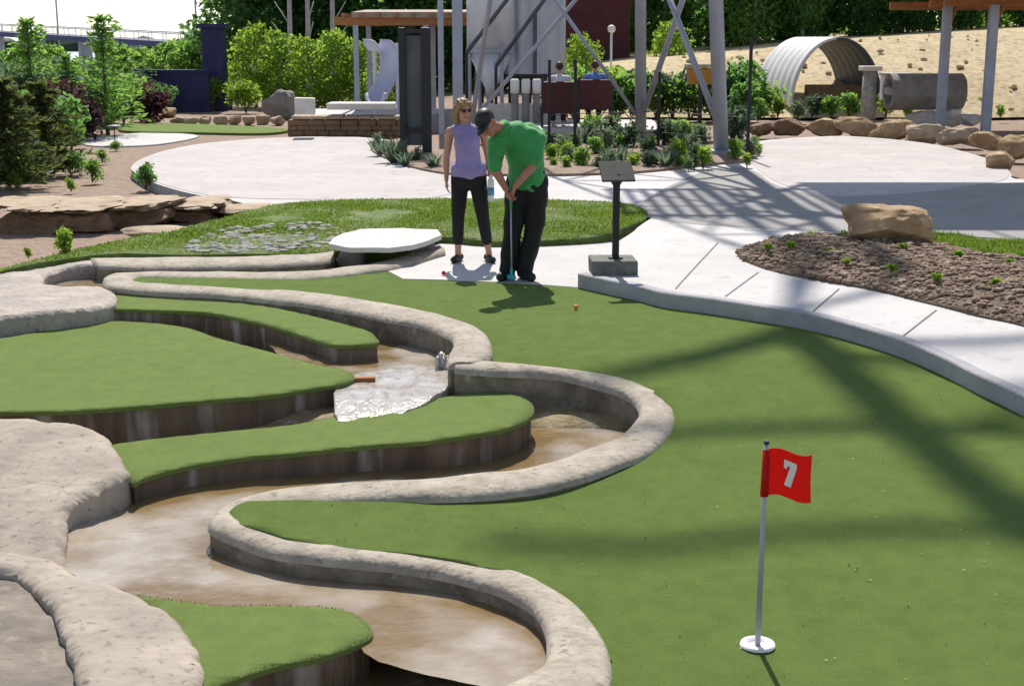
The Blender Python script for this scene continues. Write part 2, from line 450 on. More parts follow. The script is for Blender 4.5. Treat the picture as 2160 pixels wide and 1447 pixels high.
# ------------------------------------------------------------------ greens
gr = [xy(p) for p in upc] ; gl = [xy(p) for p in lowc]
right_px = [(1215, 602), (1280, 617), (1340, 630), (1400, 641), (1500, 656), (1600, 672), (1700, 690), (1800, 718), (1900, 752), (2000, 795), (2060, 825), (2160, 866), (2300, 930)]
rp = spl([xy(atf(a, b - 8, zg)) for a, b in right_px], 5)
far_px = [(935, 586), (1050, 591), (1140, 596)]
fp = [xy(atf(a, b, zg)) for a, b in far_px]
green_poly = gl + gr[:-8] + fp + rp + [Vector((5.2, 5.5, 0)), Vector((4.2, 3.0, 0)), Vector((-.3, 3.0, 0))]
green = sheet('putting_green', green_poly, lambda x, y: zg(y) + .006 * n2(x, y, .9), 'turf', .25, .03, smooth=True)
tag(green, kind='structure')
mb = MB()
for i in range(420):
    p = atf(R.uniform(560, 2150), R.uniform(620, 1440), zg)
    if inside(p.x, p.y, green_poly): mb.leaf((p.x, p.y, p.z + .008), R.uniform(.004, .010), .6)
tag(mb.build('leaf_litter', 'ledgetop'), 'tiny dry leaf specks lying on the putting green', 'leaf litter', kind='stuff')
# concrete pad by the golfers
pad_poly = [xy(atf(a, b, lambda Y: .206)) for a, b in [(800, 562), (930, 514), (1040, 512), (1180, 508), (1300, 490), (1420, 500), (1400, 560), (1300, 610), (1215, 606), (1140, 600), (1050, 595), (935, 590), (850, 588)]]
pad = sheet('pavement', pad_poly, lambda x, y: .206, 'concrete', 0, .4); tag(pad, kind='structure')
# raised path and plazas as one cast sheet
edge_px = [(1219, 577), (1280, 590), (1345, 603), (1400, 617), (1500, 630), (1600, 645), (1700, 661), (1800, 686), (1900, 717), (2000, 760), (2060, 790), (2160, 836), (2300, 900)]
ep = spl([xy(atf(a, b, zp)) for a, b in edge_px], 5)
plaza_px = [(1262, 540), (1300, 512), (1345, 480), (1350, 445), (1000, 436), (600, 440), (480, 421), (400, 408), (330, 388), (290, 368), (277, 353), (300, 335), (350, 318), (430, 303),
            (560, 292), (700, 288), (790, 292), (860, 300), (1000, 306), (1200, 312), (1400, 318), (1540, 315), (1600, 298), (1700, 290), (1800, 288),
            (1950, 302), (2050, 325), (2110, 346), (2132, 366), (2170, 380), (2500, 385)]
pp = [xy(atf(a, b, zp)) for a, b in plaza_px]
path_poly = ep[::-1] + spl(pp, 4) + [Vector((14, 17, 0)), Vector((14, 9, 0)), Vector((6, 6, 0))]
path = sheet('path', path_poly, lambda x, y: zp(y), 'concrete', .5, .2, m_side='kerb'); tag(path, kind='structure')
def plaza(px):
    poly = spl([xy(atf(a, b, zp)) for a, b in px], 6, True)
    return tag(sheet('plaza', poly, lambda x, y: zp(y) + .006, 'plaza', .6, .02), kind='structure')
plaza([(281, 353), (302, 337), (352, 320), (432, 305), (560, 294), (700, 290), (800, 300), (880, 335), (960, 372), (975, 400), (900, 419), (760, 421), (600, 421), (480, 417), (400, 405), (332, 386), (295, 368)])
plaza([(1585, 325), (1612, 302), (1700, 292), (1800, 290), (1950, 304), (2050, 327), (2108, 348), (2130, 366), (2100, 385), (1950, 402), (1800, 412), (1700, 405), (1630, 380), (1590, 350)])
gp_ = spl([xy(atf(a, b, zp)) for a, b in [(1345, 442), (1395, 402), (1490, 360), (1560, 352), (1600, 366), (1640, 392), (1755, 414), (1960, 404), (2140, 386), (2500, 398), (2500, 516), (1990, 501), (1760, 489), (1560, 480), (1400, 466)]], 4, True)
tag(sheet('path', gp_, lambda x, y: zp(y) + .003, 'shadepath', .6, .02), kind='structure')  # grey sheet paints soft shade into the middle and right of the path
for (a, b, c_, d_) in ((1515, 512, 1425, 610), (1600, 575, 1530, 626), (1770, 610, 1715, 658), (1975, 655, 1905, 709)):
    p_, q_ = atf(a, b, zp), atf(c_, d_, zp); e_ = (q_ - p_).normalized(); n_ = Vector((-e_.y, e_.x, 0)) * .007; mb = MB()
    K = 6; vs = []; fs = []
    for i in range(K + 1):
        r_ = p_.lerp(q_, i / K); z_ = zp(r_.y) + .004; vs += [(r_.x - n_.x, r_.y - n_.y, z_), (r_.x + n_.x, r_.y + n_.y, z_)]
    for i in range(K): fs.append((2 * i, 2 * i + 1, 2 * i + 3, 2 * i + 2))
    mb.add(vs, fs); tag(mb.build('path_joint', 'block'), kind='structure')
# darker pale kerb lip along the path edge
def strip(name, line, w, h, zf, m, parent=None):
    mb = MB(); k = len(line); vs = []; fs = []
    for i, p in enumerate(line):
        d = (line[min(i + 1, k - 1)] - line[max(i - 1, 0)]).normalized(); nn = Vector((d.y, -d.x, 0))
        z = zf(p.y)
        for o, dz in ((0, -.2), (0, h - .01), (.01, h), (w, h), (w, -.2)):
            q = p - nn * 0 + nn * -o; vs.append((q.x, q.y, z + dz))
    for i in range(k - 1):
        for q in range(4): a = i * 5 + q; fs.append((a, a + 1, a + 6, a + 5))
    fs += [(0, 1, 2, 3, 4), tuple(range((k - 1) * 5, k * 5))[::-1]]
    mb.add(vs, fs); return mb
kl = spl([xy(atf(a, b + 3, zp)) for a, b in edge_px], 5)
kb = strip('kerb', kl, .1, .012, zp, 'kerb').build('kerb', 'kerb', base=True)
bm = bmesh.new(); bm.from_mesh(kb.data); bmesh.ops.recalc_face_normals(bm, faces=bm.faces); bm.to_mesh(kb.data); bm.free()
tag(kb, 'curving grey concrete kerb edging the pale path above the putting green', 'kerb')

# natural ground, river and hill
def ground_z(x, y):
    if y < 13.2 or (-4.85 < x < .25 and y < 15.0): z = -.75 if not (x > 3.3 and y > 8.5) else -.2
    else: z = .17
    far = max(0, min(1, (y - 62) / 40)); left = max(0, min(1, (-4 - x + (y - 60) * .02) / 10)) if y > 55 else 0
    z -= 3.0 * far * left
    return z
xs = [-900, -400, -200, -120, -80, -60, -45, -35, -28, -22, -17, -13, -10, -8, -6, -4.9, -4.8, -4, -2, .2, .3, 2, 3.2, 3.4, 6, 9, 14, 20, 28, 40, 60, 100, 200, 500, 900]
ys = [-40, -10, 0, 4, 8.4, 8.6, 11, 13.1, 13.3, 14.9, 15.1, 18, 22, 27, 33, 40, 48, 55, 62, 68, 75, 85, 100, 130, 180, 260, 400, 700, 1200, 2000]
mb = MB()
mb.v = [(x, y, ground_z(x, y)) for y in ys for x in xs]
nx = len(xs)
mb.f = [(j * nx + i, j * nx + i + 1, (j + 1) * nx + i + 1, (j + 1) * nx + i) for j in range(len(ys) - 1) for i in range(nx - 1)]
tag(mb.build('ground', 'mulch'), kind='structure')
mb = MB(); mb.add([(-900, 82, -1.4), (-3, 82, -1.4), (-3, 1900, -1.4), (-900, 1900, -1.4)], [(0, 1, 2, 3)])
tag(mb.build('river', 'river'), kind='structure')
# hillside of tan rubble
prof_px = [(1180, 150), (1290, 136), (1400, 124), (1530, 114), (1650, 98), (1800, 84), (1950, 76), (2100, 66), (2300, 56), (2700, 40)]
top = spl([atY(a, b, 47) for a, b in prof_px], 6)
mb = MB(); rows = 9; vs = []; fs = []
for p in top:
    for j in range(rows):
        t = j / (rows - 1)
        q = Vector((p.x, 39.5 + 7.5 * t + .5 * n2(p.x, t * 5, .8), .25 + (p.z - .25) * t ** .8))
        q.z += .10 * noise.noise(q * 1.6) * (1 if 0 < j < rows - 1 else 0); vs.append(q)
    vs.append((p.x, 75, p.z + .2))
k = rows + 1
for i in range(len(top) - 1):
    for j in range(k - 1): a = i * k + j; fs.append((a, a + k, a + k + 1, a + 1))
mb.add(vs, fs); hs = mb.build('hillside', 'hillstone', smooth=True); tag(hs, kind='structure')
mb = MB()
for i in range(130):
    p = R.choice(top); t = R.random()
    c = Vector((p.x + R.uniform(-.4, .4), 39.4 + 7.5 * t, .28 + (p.z - .25) * t ** .8)); s = R.uniform(.03, .10)
    mb.blob(c, (s * R.uniform(1, 1.6), s, s * .9), 1, .3, 1.5, i)
tag(mb.build('rubble', 'hillstone'), 'loose tan rubble scattered over the bare hillside behind the culvert', 'rubble', kind='stuff')

# ------------------------------------------------------------------ turf islands
def island(name, px, zf, base_z, label, n=5):
    p0 = [at(a, b, zf(a)) for a, b in px]
    zs = [(p.x, p.z) for p in p0]
    poly = spl([xy(p) for p in p0], n, True)
    xa = p0[min(range(len(p0)), key=lambda i: p0[i].x)]; xb = p0[max(range(len(p0)), key=lambda i: p0[i].x)]
    zfun = lambda x, y: xa.z + (xb.z - xa.z) * max(0, min(1, (x - xa.x) / (xb.x - xa.x)))
    if poly_area(poly) < 0: poly.reverse()
    c = sum(poly, Vector()) / len(poly)
    t = thing(name, (c.x, c.y, base_z), label, 'turf island')
    def zt(x, y):
        d = edge_dist(x, y, poly); return zfun(x, y) + .006 * n2(x, y, 1.2) - (.008 * (1 - d / .02) if d < .02 else 0)
    sheet('turf', poly, zt, 'turf_b', .16, .025, t, smooth=True)
    mb = MB(); vs = []; fs = []; k = len(poly)
    for i, p in enumerate(poly):
        d = (poly[(i + 1) % k] - poly[i - 1]).normalized(); nn = Vector((-d.y, d.x, 0))
        q = p + nn * .018
        z1 = zfun(p.x, p.y) - .03
        for j in range(4):
            u = j / 3; w = .012 * noise.noise(Vector((q.x * 7, q.y * 7, u * 2)))
            vs.append((q.x - nn.x * w, q.y - nn.y * w, z1 + (base_z - z1) * u))
    for i in range(k):
        for j in range(3): a = i * 4 + j; b = ((i + 1) % k) * 4 + j; fs.append((a, a + 1, b + 1, b))
    mb.add(vs, fs); mb.build('stone_edge', 'edgestone', t)
    mb = MB()
    for i, p in enumerate(poly):
        q = poly[(i + 1) % k]; L_ = (q - p).length; nn = (q - p).normalized(); on = Vector((nn.y, -nn.x, 0))
        for j in range(int(L_ / .004)):
            b = p.lerp(q, R.random()) - on * R.uniform(-.002, .03); z = zfun(b.x, b.y) - .006; hh = R.uniform(.003, .009); o_ = on * R.uniform(-.3, 1) * hh + nn * R.uniform(-.5, .5) * hh
            mb.add([(b.x - nn.x * .0022, b.y - nn.y * .0022, z), (b.x + nn.x * .0022, b.y + nn.y * .0022, z), (b.x + o_.x, b.y + o_.y, z + hh)], [(0, 1, 2)])
    mb.build('turf_fringe', 'turf_b', t)
island('turf_island', [(-120, 735), (0, 713), (62, 701), (108, 690), (185, 679), (278, 677), (386, 688), (463, 712), (556, 738), (660, 766), (716, 776), (742, 787), (748, 798),
        (716, 809), (654, 819), (562, 833), (401, 846), (278, 856), (154, 864), (0, 867), (-120, 866)], lambda a: .05, -.4,
       'largest turf island, broad pointed tongue at the left edge above the upper rock slab')
island('turf_island', [(209, 956), (191, 947), (267, 930), (444, 910), (593, 895), (685, 880), (778, 862), (839, 852), (877, 846), (954, 832), (1032, 825), (1078, 829), (1115, 843), (1127, 861),
        (1118, 878), (1093, 892), (1047, 907), (954, 921), (893, 930), (800, 936), (685, 948), (593, 957), (533, 962), (400, 983), (311, 1006), (278, 1019), (249, 985)],
       lambda a: -.11 + (a - 200) / 920 * .13, -.5, 'long curved turf strip with dark stone edge pointing right into the wall\'s widest bend')
island('turf_island', [(228, 648), (225, 620), (247, 612), (309, 613), (400, 624), (494, 636), (570, 647), (678, 669), (770, 694), (793, 710), (793, 723), (709, 727), (662, 715), (616, 700), (554, 681),
        (462, 662), (400, 656), (262, 651)], lambda a: .14, -.35, 'narrow turf finger beneath the upper kerb wall, ending in a blunt stone edge')
island('turf_island', [(285, 1252), (330, 1257), (400, 1266), (471, 1274), (560, 1273), (650, 1276), (718, 1281), (764, 1302), (785, 1326), (782, 1343), (740, 1362), (678, 1383), (585, 1402), (508, 1427), (449, 1449),
        (340, 1490), (350, 1440), (370, 1380), (345, 1315), (305, 1278)], lambda a: -.22, -.6, 'rounded turf island at the bottom beside the nearest rock slab')

# ------------------------------------------------------------------ stream bed and water
bedp = [Vector((-7, 3.2, 0)), Vector((1.3, 3.2, 0)), Vector((1.3, 10.3, 0)), Vector((-1, 14.6, 0)), Vector((-7, 14.6, 0))]
zbed = lambda x, y: -.42 + .30 * max(0, min(1, (y - 8.9) / .35)) - .16 * max(0, min(1, (4.98 + .1 * x - y) / .1)) + .02 * n2(x, y, 3)
bed = sheet('stream_bed', bedp, zbed, 'bed', .12, 0, smooth=True); tag(bed, kind='structure')
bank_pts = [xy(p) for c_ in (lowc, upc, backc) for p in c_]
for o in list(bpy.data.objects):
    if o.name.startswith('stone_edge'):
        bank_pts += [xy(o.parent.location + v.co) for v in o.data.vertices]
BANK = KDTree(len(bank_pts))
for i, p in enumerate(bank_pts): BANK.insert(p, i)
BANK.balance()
def pool(px, z, m, zf=None):
    poly = spl([xy(at(a, b, z)) for a, b in px], 4, True)
    o = sheet('water', poly, zf or (lambda x, y: z), m, .06, 0, smooth=True)
    at_ = o.data.attributes.new('bank_shade', 'FLOAT', 'POINT')
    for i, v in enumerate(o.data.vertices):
        d = BANK.find((v.co.x, v.co.y, 0))[2]; at_.data[i].value = max(0, min(1, 1.25 - d / (.16 + .08 * n2(v.co.x, v.co.y, 3)) * .5 - .35))  # browner towards banks: wall shade and reflection put into the water colour
    return tag(o, kind='structure')
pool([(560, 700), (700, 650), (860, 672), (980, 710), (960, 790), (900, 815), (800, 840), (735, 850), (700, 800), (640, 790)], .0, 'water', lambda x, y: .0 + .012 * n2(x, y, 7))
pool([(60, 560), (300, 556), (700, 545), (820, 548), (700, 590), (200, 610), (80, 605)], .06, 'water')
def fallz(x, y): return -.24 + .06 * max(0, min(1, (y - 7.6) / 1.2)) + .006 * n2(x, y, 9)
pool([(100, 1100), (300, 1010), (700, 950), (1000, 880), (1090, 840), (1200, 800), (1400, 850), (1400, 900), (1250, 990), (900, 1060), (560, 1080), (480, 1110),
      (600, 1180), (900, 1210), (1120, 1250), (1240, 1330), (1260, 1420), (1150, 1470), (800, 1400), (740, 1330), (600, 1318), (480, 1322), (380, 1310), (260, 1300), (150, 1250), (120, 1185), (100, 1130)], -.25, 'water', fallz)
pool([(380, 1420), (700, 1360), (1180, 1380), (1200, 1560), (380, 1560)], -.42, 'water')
# foam where the upper pool spills down at the wall corner
mb = MB()
f = at(940, 790, -.05)
for i in range(70):
    t = R.random(); p = Vector((f.x + R.uniform(-.06, .10), f.y - .06 - R.uniform(0, .16) * t, .1 - .2 * t)); s_ = R.uniform(.012, .03)
    mb.blob(p, (s_ * .9, s_ * .9, s_ * 2.2), 1, .3, 1.5, i)
for i in range(90):
    t = R.random(); p = at(760 + 190 * t + R.uniform(-16, 16), 850 - 50 * t + R.uniform(-6, 10), -.07 + .06 * t); s_ = R.uniform(.008, .018)
    mb.blob(p, (s_ * 2.4, s_ * 1.6, s_ * .4), 1, .3, 1.5, i)
tag(mb.build('foam', 'foam', smooth=True), 'white water foam spilling past the tip of the largest turf island', 'foam', kind='stuff')
# shallow spill apron
ap = [xy(at(a, b, -.02)) for a, b in [(725, 806), (760, 796), (800, 790), (850, 786), (900, 780), (965, 784), (968, 815), (900, 856), (820, 880), (770, 892), (722, 893), (706, 872), (704, 840)]]
sp = sheet('water', ap, lambda x, y: .016 - .15 * max(0, 9.32 - y) ** 1.2 + .008 * n2(x, y, 8) + .005 * n2(x, y, 26), 'cascade', .03, .1, smooth=True); tag(sp, kind='structure')
mb = MB(); a = at(747, 797, .045); b = at(790, 798, .03)
mb.box(((a.x + b.x) / 2, (a.y + b.y) / 2, .02), (.16, .07, .05), .1, j=.1)
tag(bevel(mb.build('stone', 'rust', base=True), .01), 'small rust brown stone at the tip of the largest turf island', 'stone')

# ------------------------------------------------------------------ rock slabs on the left
def slab(px, z, base, label, m='rock', amp=.05, seed=0, tilt=(0, 0), rim=.09, dips=()):
    poly = spl([xy(at(a, b, z)) for a, b in px], 6, True)
    for i, p in enumerate(poly):
        p.x += .018 * noise.noise(Vector((p.x * 9, p.y * 9, seed))); p.y += .022 * noise.noise(Vector((p.x * 9, p.y * 9, seed + 5)))
    c = sum(poly, Vector()) / len(poly)
    dd = [(at(a, b, z), r, h) for a, b, r, h in dips]
    def zf(x, y):
        d = edge_dist(x, y, poly)
        v = z + amp * (n2(x, y, 1.5, seed) + .5 * n2(x, y, 4, seed) + .22 * n2(x, y, 11, seed) + .12 * n2(x, y, 25, seed)) + tilt[0] * (x - c.x) + tilt[1] * (y - c.y)
        if d < rim: v -= rim * .8 * (1 - d / rim) ** 2
        for p, r, h in dd:
            e = math.hypot(x - p.x, (y - p.y) * .6) / r
            if e < 1: v -= h * (1 - e * e) ** 1.5
        return v
    o = sheet('rock_slab', poly, zf, m, .045, z - base, smooth=True, base=True)
    return tag(o, label, 'rock')
slab([(-160, 940), (0, 936), (100, 940), (185, 946), (235, 966), (264, 998), (272, 1018), (205, 1044), (156, 1060), (138, 1088), (136, 1135), (148, 1172), (200, 1205), (150, 1225), (0, 1215), (-160, 1215)],
     -.10, -.6, 'pale rock slab at the left edge below the largest turf island', seed=1, amp=.03, tilt=(0, .16), rim=.06)
slab([(-160, 1165), (0, 1158), (100, 1166), (140, 1188), (190, 1215), (270, 1238), (310, 1256), (362, 1288), (402, 1335), (422, 1385), (426, 1415), (412, 1455), (390, 1600), (190, 1600), (165, 1447), (148, 1375), (118, 1300), (70, 1232), (0, 1196), (-160, 1190)],
     -.15, -.6, 'smooth pitted tan rock slab beside the nearest turf island', seed=2, amp=.022, rim=.05)
slab([(-200, 1150), (60, 1180), (160, 1260), (230, 1360), (260, 1500), (260, 1620), (-200, 1620)], -.215, -.8, 'dark grey brown rock sunk in the bottom left corner', 'rockdark', .035, 6, rim=.04)
slab([(-90, 588), (0, 578), (40, 565), (80, 553), (140, 545), (205, 543), (222, 556), (150, 562), (105, 573), (92, 586), (103, 598), (190, 601), (222, 603), (246, 620), (232, 640), (150, 655), (60, 663), (-90, 672)],
     .2, -.4, 'pale hooked rock slab wrapping round the dark pool at the upper left', 'rockgrey', .03, 3, rim=.05)

# ------------------------------------------------------------------ slab bridge
c = [at(a, b, .40) for a, b in [(693, 514), (705, 502), (724, 491), (761, 484), (850, 482), (922, 485), (931, 495), (905, 506), (870, 518), (820, 523), (740, 522)]]
poly = [xy(p) for p in c]
t = thing('slab_bridge', (sum(poly, Vector()) / len(poly)) + Vector((0, 0, .2)), 'flat white stone slab bridging the head of the stream, left of the woman', 'bridge')
sheet('slab', poly, lambda x, y: .40 + .012 * n2(x, y, 3), 'whitestone', .1, .05, t)
for a, b, w in ((735, 515, .3), (885, 508, .3)):
    p = at(a, b, .36); mb = MB(); mb.blob((p.x, p.y + .2, .2), (w / 2, .18, .14), 3, .15, 1.5, int(a), .3, .7); mb.build('support', 'greyrock', t)

# ------------------------------------------------------------------ lawn, beds
lawn_px = [(-80, 590), (0, 572), (80, 552), (240, 513), (420, 478), (560, 440), (640, 429), (800, 425), (1000, 423), (1200, 426), (1335, 436), (1364, 462), (1300, 494), (1180, 511), (1040, 515), (930, 503), (860, 520), (715, 534), (560, 540), (400, 542), (190, 545)]
lawn_poly = [xy(atf(a, b, zlawn)) for a, b in lawn_px]
lawn_poly = spl(lawn_poly, 3, True)
tag(sheet('lawn', lawn_poly, lambda x, y: zlawn(y) + .022 + .02 * n2(x, y, 1.5), 'lawn', .4, .6, smooth=True), kind='structure')
strip_px = [(1690, 503), (1780, 497), (1980, 500), (2100, 508), (2300, 520), (2300, 560), (2100, 545), (1980, 524), (1800, 512)]
strip_poly = [xy(atf(a, b, zp)) for a, b in strip_px]
tag(sheet('lawn', strip_poly, lambda x, y: zp(y) + .03, 'lawn', .4, .05), kind='structure')
def blades(poly, zf, n, h, name, label, dens=None, m='blade'):
    mb = MB(); x0 = min(p.x for p in poly); x1 = max(p.x for p in poly); y0 = min(p.y for p in poly); y1 = max(p.y for p in poly); k = 0
    while k < n:
        x = R.uniform(x0, x1); y = R.uniform(y0, y1)
        if not inside(x, y, poly): continue
        k += 1
        if n2(x, y, .9, 4) + .5 * n2(x, y, 3.1) < -.5 + .35 * R.random(): continue
        hh = h * R.uniform(.5, 1.2) * (1 + .5 * n2(x, y, 1.3)); a = R.uniform(0, 6.28); w = .012; z = zf(y)
        dx, dy = math.cos(a) * w, math.sin(a) * w; lx, ly = R.uniform(-.6, .6) * hh, R.uniform(-.6, .6) * hh
        mb.add([(x - dx, y - dy, z), (x + dx, y + dy, z), (x + lx, y + ly, z + hh)], [(0, 1, 2)])
    return tag(mb.build(name, m), label, 'grass', kind='stuff')
blades(lawn_poly, lambda y: zlawn(y) + .01, 46000, .036, 'grass', 'rough bright green lawn grass behind the upper stream')
blades(strip_poly, lambda y: zp(y) + .02, 9000, .06, 'grass', 'strip of bright grass behind the gravel bed at the right')
bed_px = [(1556, 540), (1585, 520), (1640, 508), (1720, 503), (1800, 508), (1980, 522), (2100, 545), (2320, 580), (2330, 760), (2160, 690), (2060, 668), (1950, 640), (1850, 615), (1750, 597), (1650, 578), (1590, 560)]
bed_poly = spl([xy(atf(a, b, zp)) for a, b in bed_px], 4, True)
def zbedr(x, y): return zp(y) + .02 + .09 * min(1, edge_dist(x, y, bed_poly) / .6) + .02 * n2(x, y, 2)
tag(sheet('gravel_bed', bed_poly, zbedr, 'gravel', .3, .05, smooth=True), kind='structure')
mb = MB(); mg = MB(); k = 0
x0 = min(p.x for p in bed_poly); x1 = max(p.x for p in bed_poly); y0 = min(p.y for p in bed_poly); y1 = max(p.y for p in bed_poly)
while k < 5600:
    x = R.uniform(x0, x1); y = R.uniform(y0, y1)
    if not inside(x, y, bed_poly): continue
    k += 1; s = R.choice((.009, .011, .013, .015, .017, .02, .024, .036)) * R.uniform(.7, 1.2)
    mb.blob((x, y, zbedr(x, y) + s * .3), (s * 1.2, s, s * .75), 1, .35, 1.5, k % 200)
tag(mb.build('pebbles', 'pebble'), 'brown and tan pebbles covering the bed around the tan boulder', 'gravel', kind='stuff')
# pale stones in the lawn behind the bank wall
mb = MB(); k = 0
st_poly = spl([xy(atf(a, b, zlawn)) for a, b in [(390, 538), (420, 505), (520, 482), (640, 474), (720, 490), (690, 520), (640, 532), (500, 538)]], 3, True)
x0 = min(p.x for p in st_poly); x1 = max(p.x for p in st_poly); y0 = min(p.y for p in st_poly); y1 = max(p.y for p in st_poly)
while k < 260:
    x = R.uniform(x0, x1); y = R.uniform(y0, y1)
    if not inside(x, y, st_poly): continue
    k += 1; s = R.uniform(.02, .06); mb.blob((x, y, zlawn(y) + .015), (s * 1.3, s, s * .7), 1, .35, 1.5, k)
tag(mb.build('cobbles', 'pebblegrey'), 'pale grey cobbles scattered in the lawn beside the slab bridge', 'gravel', kind='stuff')

# ------------------------------------------------------------------ boulders and ledges
def boulder(px, py, wpx, hpx, dpt, m, label, seed=0, z=None, name='boulder', sq=1.0, group=None, sub=4, cat='boulder'):
    zz = z if z is not None else zp(30)
    p = at(px, py, zz); sc = p.y / F * 1.03
    w = wpx * sc / 2; h = hpx * sc
    mb = MB(); mb.blob((p.x, p.y + dpt * .5, zz + h * .42), (w * 1.02, dpt * .5, h * .58), sub, .2, 1.4, seed, sq * .6, .7, R.uniform(-.15, .15))
    return tag(mb.build(name, m, base=True), label, cat, group)
p0 = atf(1868, 532, zp)
mb = MB(); mb.blob((p0.x, p0.y + .25, zp(p0.y) + .21), (.47, .36, .22), 5, .13, 1.9, 12, .3, .92, .12)
tag(mb.build('boulder', 'tanrock', base=True), 'flat topped tan boulder on the pebble bed at the right', 'boulder')
# stacked ledge on the left
led = [(-40, 120, 452, 490, 'ledge'), (95, 230, 452, 488, 'ledge'), (215, 345, 448, 480, 'ledge'), (335, 450, 446, 466, 'ledge')]
for i, (a, b, t0, b0, m) in enumerate(led):
    p = at(a, b0, .2); q = at(b, b0, .2); sc = p.y / F; h = (b0 - t0) * sc * 1.03
    mb = MB()
    cx, cw = (p.x + q.x) / 2, q.x - p.x
    t = thing('ledge_stone', (cx, p.y + .3, .15), ['brown ledge stone at the left edge under a pale capstone', 'brown ledge stone under the capstones, second from the left edge',
              'brown ledge stone with shadowed face, third from the left edge', 'thin tapering ledge stone at the right end of the left ledge'][i], 'ledge stone', 'stones of the low ledge on the left')
    mb.blob((cx, p.y + .4, .2 + h / 2 - .05), (cw * .52, .42, h / 2 + .06), 4, .16, 2.2, 300 + i, .3, .9, R.uniform(-.05, .05)); mb.build('face_stone', 'ledge', t)
    mb = MB(); mb.blob((cx + R.uniform(-.05, .05), p.y + .5, .2 + h + .055), (cw * .54, .6, .045), 4, .25, 2.2, 330 + i, .3, .8, R.uniform(-.08, .08)); mb.build('capstone', 'ledgetop', t)
for i, (a, b, y, d, lab) in enumerate([(235, 400, 497, .5, 'long pale flat stone lying in front of the brown ledge'), (400, 610, 452, .9, 'pale tan flat stone between the ledge and the plaza'),
                                       (330, 520, 436, .6, 'pale flat stone lying along the plaza edge behind the ledge')]):
    p = at(a, y, .26); q = at(b, y, .26); mb = MB()
    mb.blob(((p.x + q.x) / 2, p.y + d / 2, .27), ((q.x - p.x) / 2, d / 2, .07), 4, .12, 1.5, 40 + i, .6)
    tag(mb.build('flat_stone', 'ledgetop', base=True, smooth=False), lab, 'stone')

# ------------------------------------------------------------------ flag and cup
cup = atf(1598, 1362, zg)
mb = MB(); ring = []
n = 40
vs = []; fs = []
for k in range(n):
    a = 2 * math.pi * k / n
    for r, z in ((.078, .004), (.074, .016), (.05, .016), (.046, .006)): vs.append((cup.x + r * math.cos(a), cup.y + r * math.sin(a), cup.z + z))
for k in range(n):
    for j in range(3): a = k * 4 + j; b = ((k + 1) % n) * 4 + j; fs.append((a, b, b + 1, a + 1))
fs.append(tuple(k * 4 + 3 for k in range(n)))
mb.add(vs, fs)
ct = tag(mb.build('hole_cup', 'white', base=True, smooth=True), 'white plastic cup disc set in the green at the foot of the flagstick', 'golf cup')
ft = thing('golf_flag', cup, 'red golf flag with a white numeral on a pale grey stick', 'flag')
topp = atY(1617, 935, cup.y); dirv = (topp - cup)
# lens already tilts verticals; keep only the small real lean left after that
lean = (topp.x - cup.x) / dirv.z
hgt = dirv.z
tip = Vector((cup.x + lean * hgt, cup.y, cup.z + hgt))
mb = MB(); mb.tube([cup + Vector((0, 0, -.02)), cup.lerp(tip, .5), tip], [.0125, .0115, .0085], 14); mb.build('pole', 'steelpole' if 'steelpole' in M else 'steel', ft, smooth=True)
mb = MB(); mb.tube([tip - Vector((0, 0, .004)), tip + Vector((0, 0, .012))], .011, 12); mb.build('pole_cap', 'navy', ft)
sc = cup.y / F
def flag_pt(u, v, off=0):       # u along the fly 0..1, v up 0..1
    w = 100 * sc * 1.02; h = 104 * sc * 1.03
    base = cup.lerp(tip, 1 - (14 * sc + (1 - v) * h) / hgt)
    yy = .018 * math.sin(u * 5.2 + .4 + v * .8) * (.3 + u) + off
    return Vector((base.x + w * u * (1 - .02 * math.sin(v * 3)), base.y + yy, base.z + .008 * math.sin(u * 6) - .012 * u - .01 * u * u))
def flag_mesh(us, vs_, th=.0018):
    vs = []; fs = []
    for s in (-th, th):
        for u in us:
            for v in vs_: vs.append(flag_pt(u, v, s))
    a = len(us); b = len(vs_)
    for s in (0, 1):
        for i in range(a - 1):
            for j in range(b - 1):
                q = s * a * b + i * b + j; f = (q, q + b, q + b + 1, q + 1); fs.append(f if s == 0 else f[::-1])
    o = a * b
    for i in range(a - 1):
        for j in (0, b - 1): fs.append((i * b + j, (i + 1) * b + j, o + (i + 1) * b + j, o + i * b + j))
    for j in range(b - 1):
        for i in (0, a - 1): fs.append((i * b + j, i * b + j + 1, o + i * b + j + 1, o + i * b + j))
    m = MB(); m.add(vs, fs); return m
cl = flag_mesh([i / 24 for i in range(25)], [j / 14 for j in range(15)]).build('flag_cloth', 'red', ft, smooth=False)
mb = MB(); a = cup.lerp(tip, 1 - (14 * sc) / hgt); b = cup.lerp(tip, 1 - (14 * sc + 107 * sc) / hgt)
mb.tube([a, b], [.0155, .018], 12); mb.build('sleeve', 'red', ft, smooth=True)
